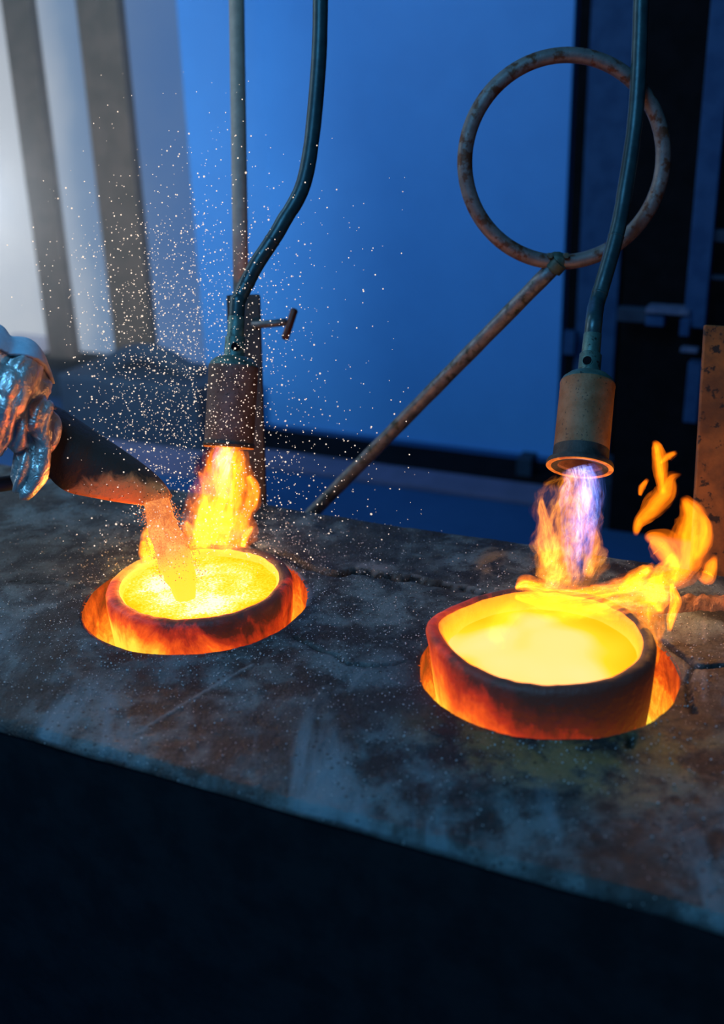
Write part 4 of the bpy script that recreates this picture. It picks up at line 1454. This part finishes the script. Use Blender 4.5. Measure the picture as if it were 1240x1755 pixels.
# small flame left of the poured stream
d2 = depth(G(262, 965, ZB + 0.03))
fs = empty('small_flame', P(258, 955, d2), 'small yellow flame on the rim left of the poured stream', 'flame')
flame_part('lick', [[(262, 962, 12, d2), (262, 940, 21, d2), (258, 922, 17, d2), (262, 900, 12, d2), (268, 882, 3, d2)],
                    [(250, 962, 8, d2), (246, 945, 10, d2), (244, 925, 4, d2)],
                    [(280, 958, 10, d2), (284, 935, 14, d2), (284, 905, 12, d2), (280, 885, 4, d2)]], 'fire_yellow', fs, shells=(1.0, 0.8, 0.55, 0.3), seed=10)
lamp('light_of_small_flame', 'POINT', P(258, 930, d2 - 0.01), 1.6, (1.0, 0.40, 0.07), 0.03)
# light given by the flames themselves
lamp('light_of_left_torch_flame', 'POINT', P(376, 890, dl - .03), 0.9, (1.0, 0.42, 0.10), 0.045)
lamp('light_of_right_torch_flame', 'POINT', P(975, 940, dr - .03), 0.8, (1.0, 0.45, 0.16), 0.045)
lamp('light_of_tall_flame', 'POINT', P(1165, 930, bl + .02), 1.7, (1.0, 0.40, 0.08), 0.05)

# ------------------------------------------------------------------ sparks
N = 4200
pts, rad = [], []
rg = random.Random(21)
while len(pts) < N:
    u = rg.random()
    if u < 0.62:
        x, y = rg.gauss(330, 105), rg.gauss(650, 190)
    elif u < 0.80:
        x, y = rg.gauss(250, 90), rg.uniform(380, 760)
    elif u < 0.93:
        x, y = rg.gauss(420, 120), rg.gauss(840, 90)
    else:
        x, y = rg.uniform(60, 700), rg.uniform(300, 960)
    if not (5 < x < 740) or y > 985 or y < 120: continue
    if x < 110 and 540 < y < 870: continue
    d = rg.uniform(1.72, 2.18) if y < 860 else rg.uniform(1.70, 1.95)
    p = P(x, y, d)
    if p.z < ZB + 0.02: continue
    pts.append(p[:])
    rad.append((0.0005 + 0.00105 * rg.random() ** 2.2) * (1.35 if rg.random() < 0.06 else 1))
order = np.argsort([-r / depth(p) for r, p in zip(rad, pts)])
pts, rad = np.array(pts)[order], np.array(rad)[order]
bm = bmesh.new()
bmesh.ops.create_icosphere(bm, subdivisions=1, radius=1.0)
spm = bpy.data.meshes.new('spark')
bm.to_mesh(spm)
bm.free()
proto = link('spark', spm, 'spark')
tag(proto, 'tiny glowing peach spark drifting in the air around the left torch', 'spark', 'sparks drifting around the left torch')
for i in range(300):
    o = proto if i == 0 else proto.copy()
    if i: COL.objects.link(o)
    o.location = pts[i]
    o.scale = (rad[i],) * 3
tag(scatter_mesh('fine_sparks', pts[300:], rad[300:], 'spark', 2), 'cloud of the finest pale sparks around the left torch', 'sparks', kind='stuff')

# grit glinting on the bench
pts, rad = [], []
while len(pts) < 5200:
    u = rg.random()
    if u < 0.55:
        t, r = rg.uniform(0, 2 * PI), 0.205 + abs(rg.gauss(0, 0.14))
        a, b = r * math.cos(t), r * math.sin(t)
    elif u < 0.75:
        t, r = rg.uniform(0, 2 * PI), 0.205 + abs(rg.gauss(0, 0.10))
        a, b = ra + r * math.cos(t), rb + r * math.sin(t)
    else:
        a, b = rg.uniform(-0.6, 1.0), rg.uniform(bf + 0.02, bb - 0.03)
    if math.hypot(a, b) < 0.206 or math.hypot(a - ra, b - rb) < 0.206 or not bf + 0.01 < b < bb - 0.03: continue
    p = WB(a, b, ZB + 0.001 + float(fbm(a * 7, b * 7, 0.3, 4) - 0.5) * 0.010)
    pts.append(p[:]); rad.append(0.0005 + 0.0013 * rg.random() ** 3)
tag(scatter_mesh('metal_grit', pts, rad, 'grit'), 'bright metal grit strewn over the dark furnace top', 'grit', kind='stuff')
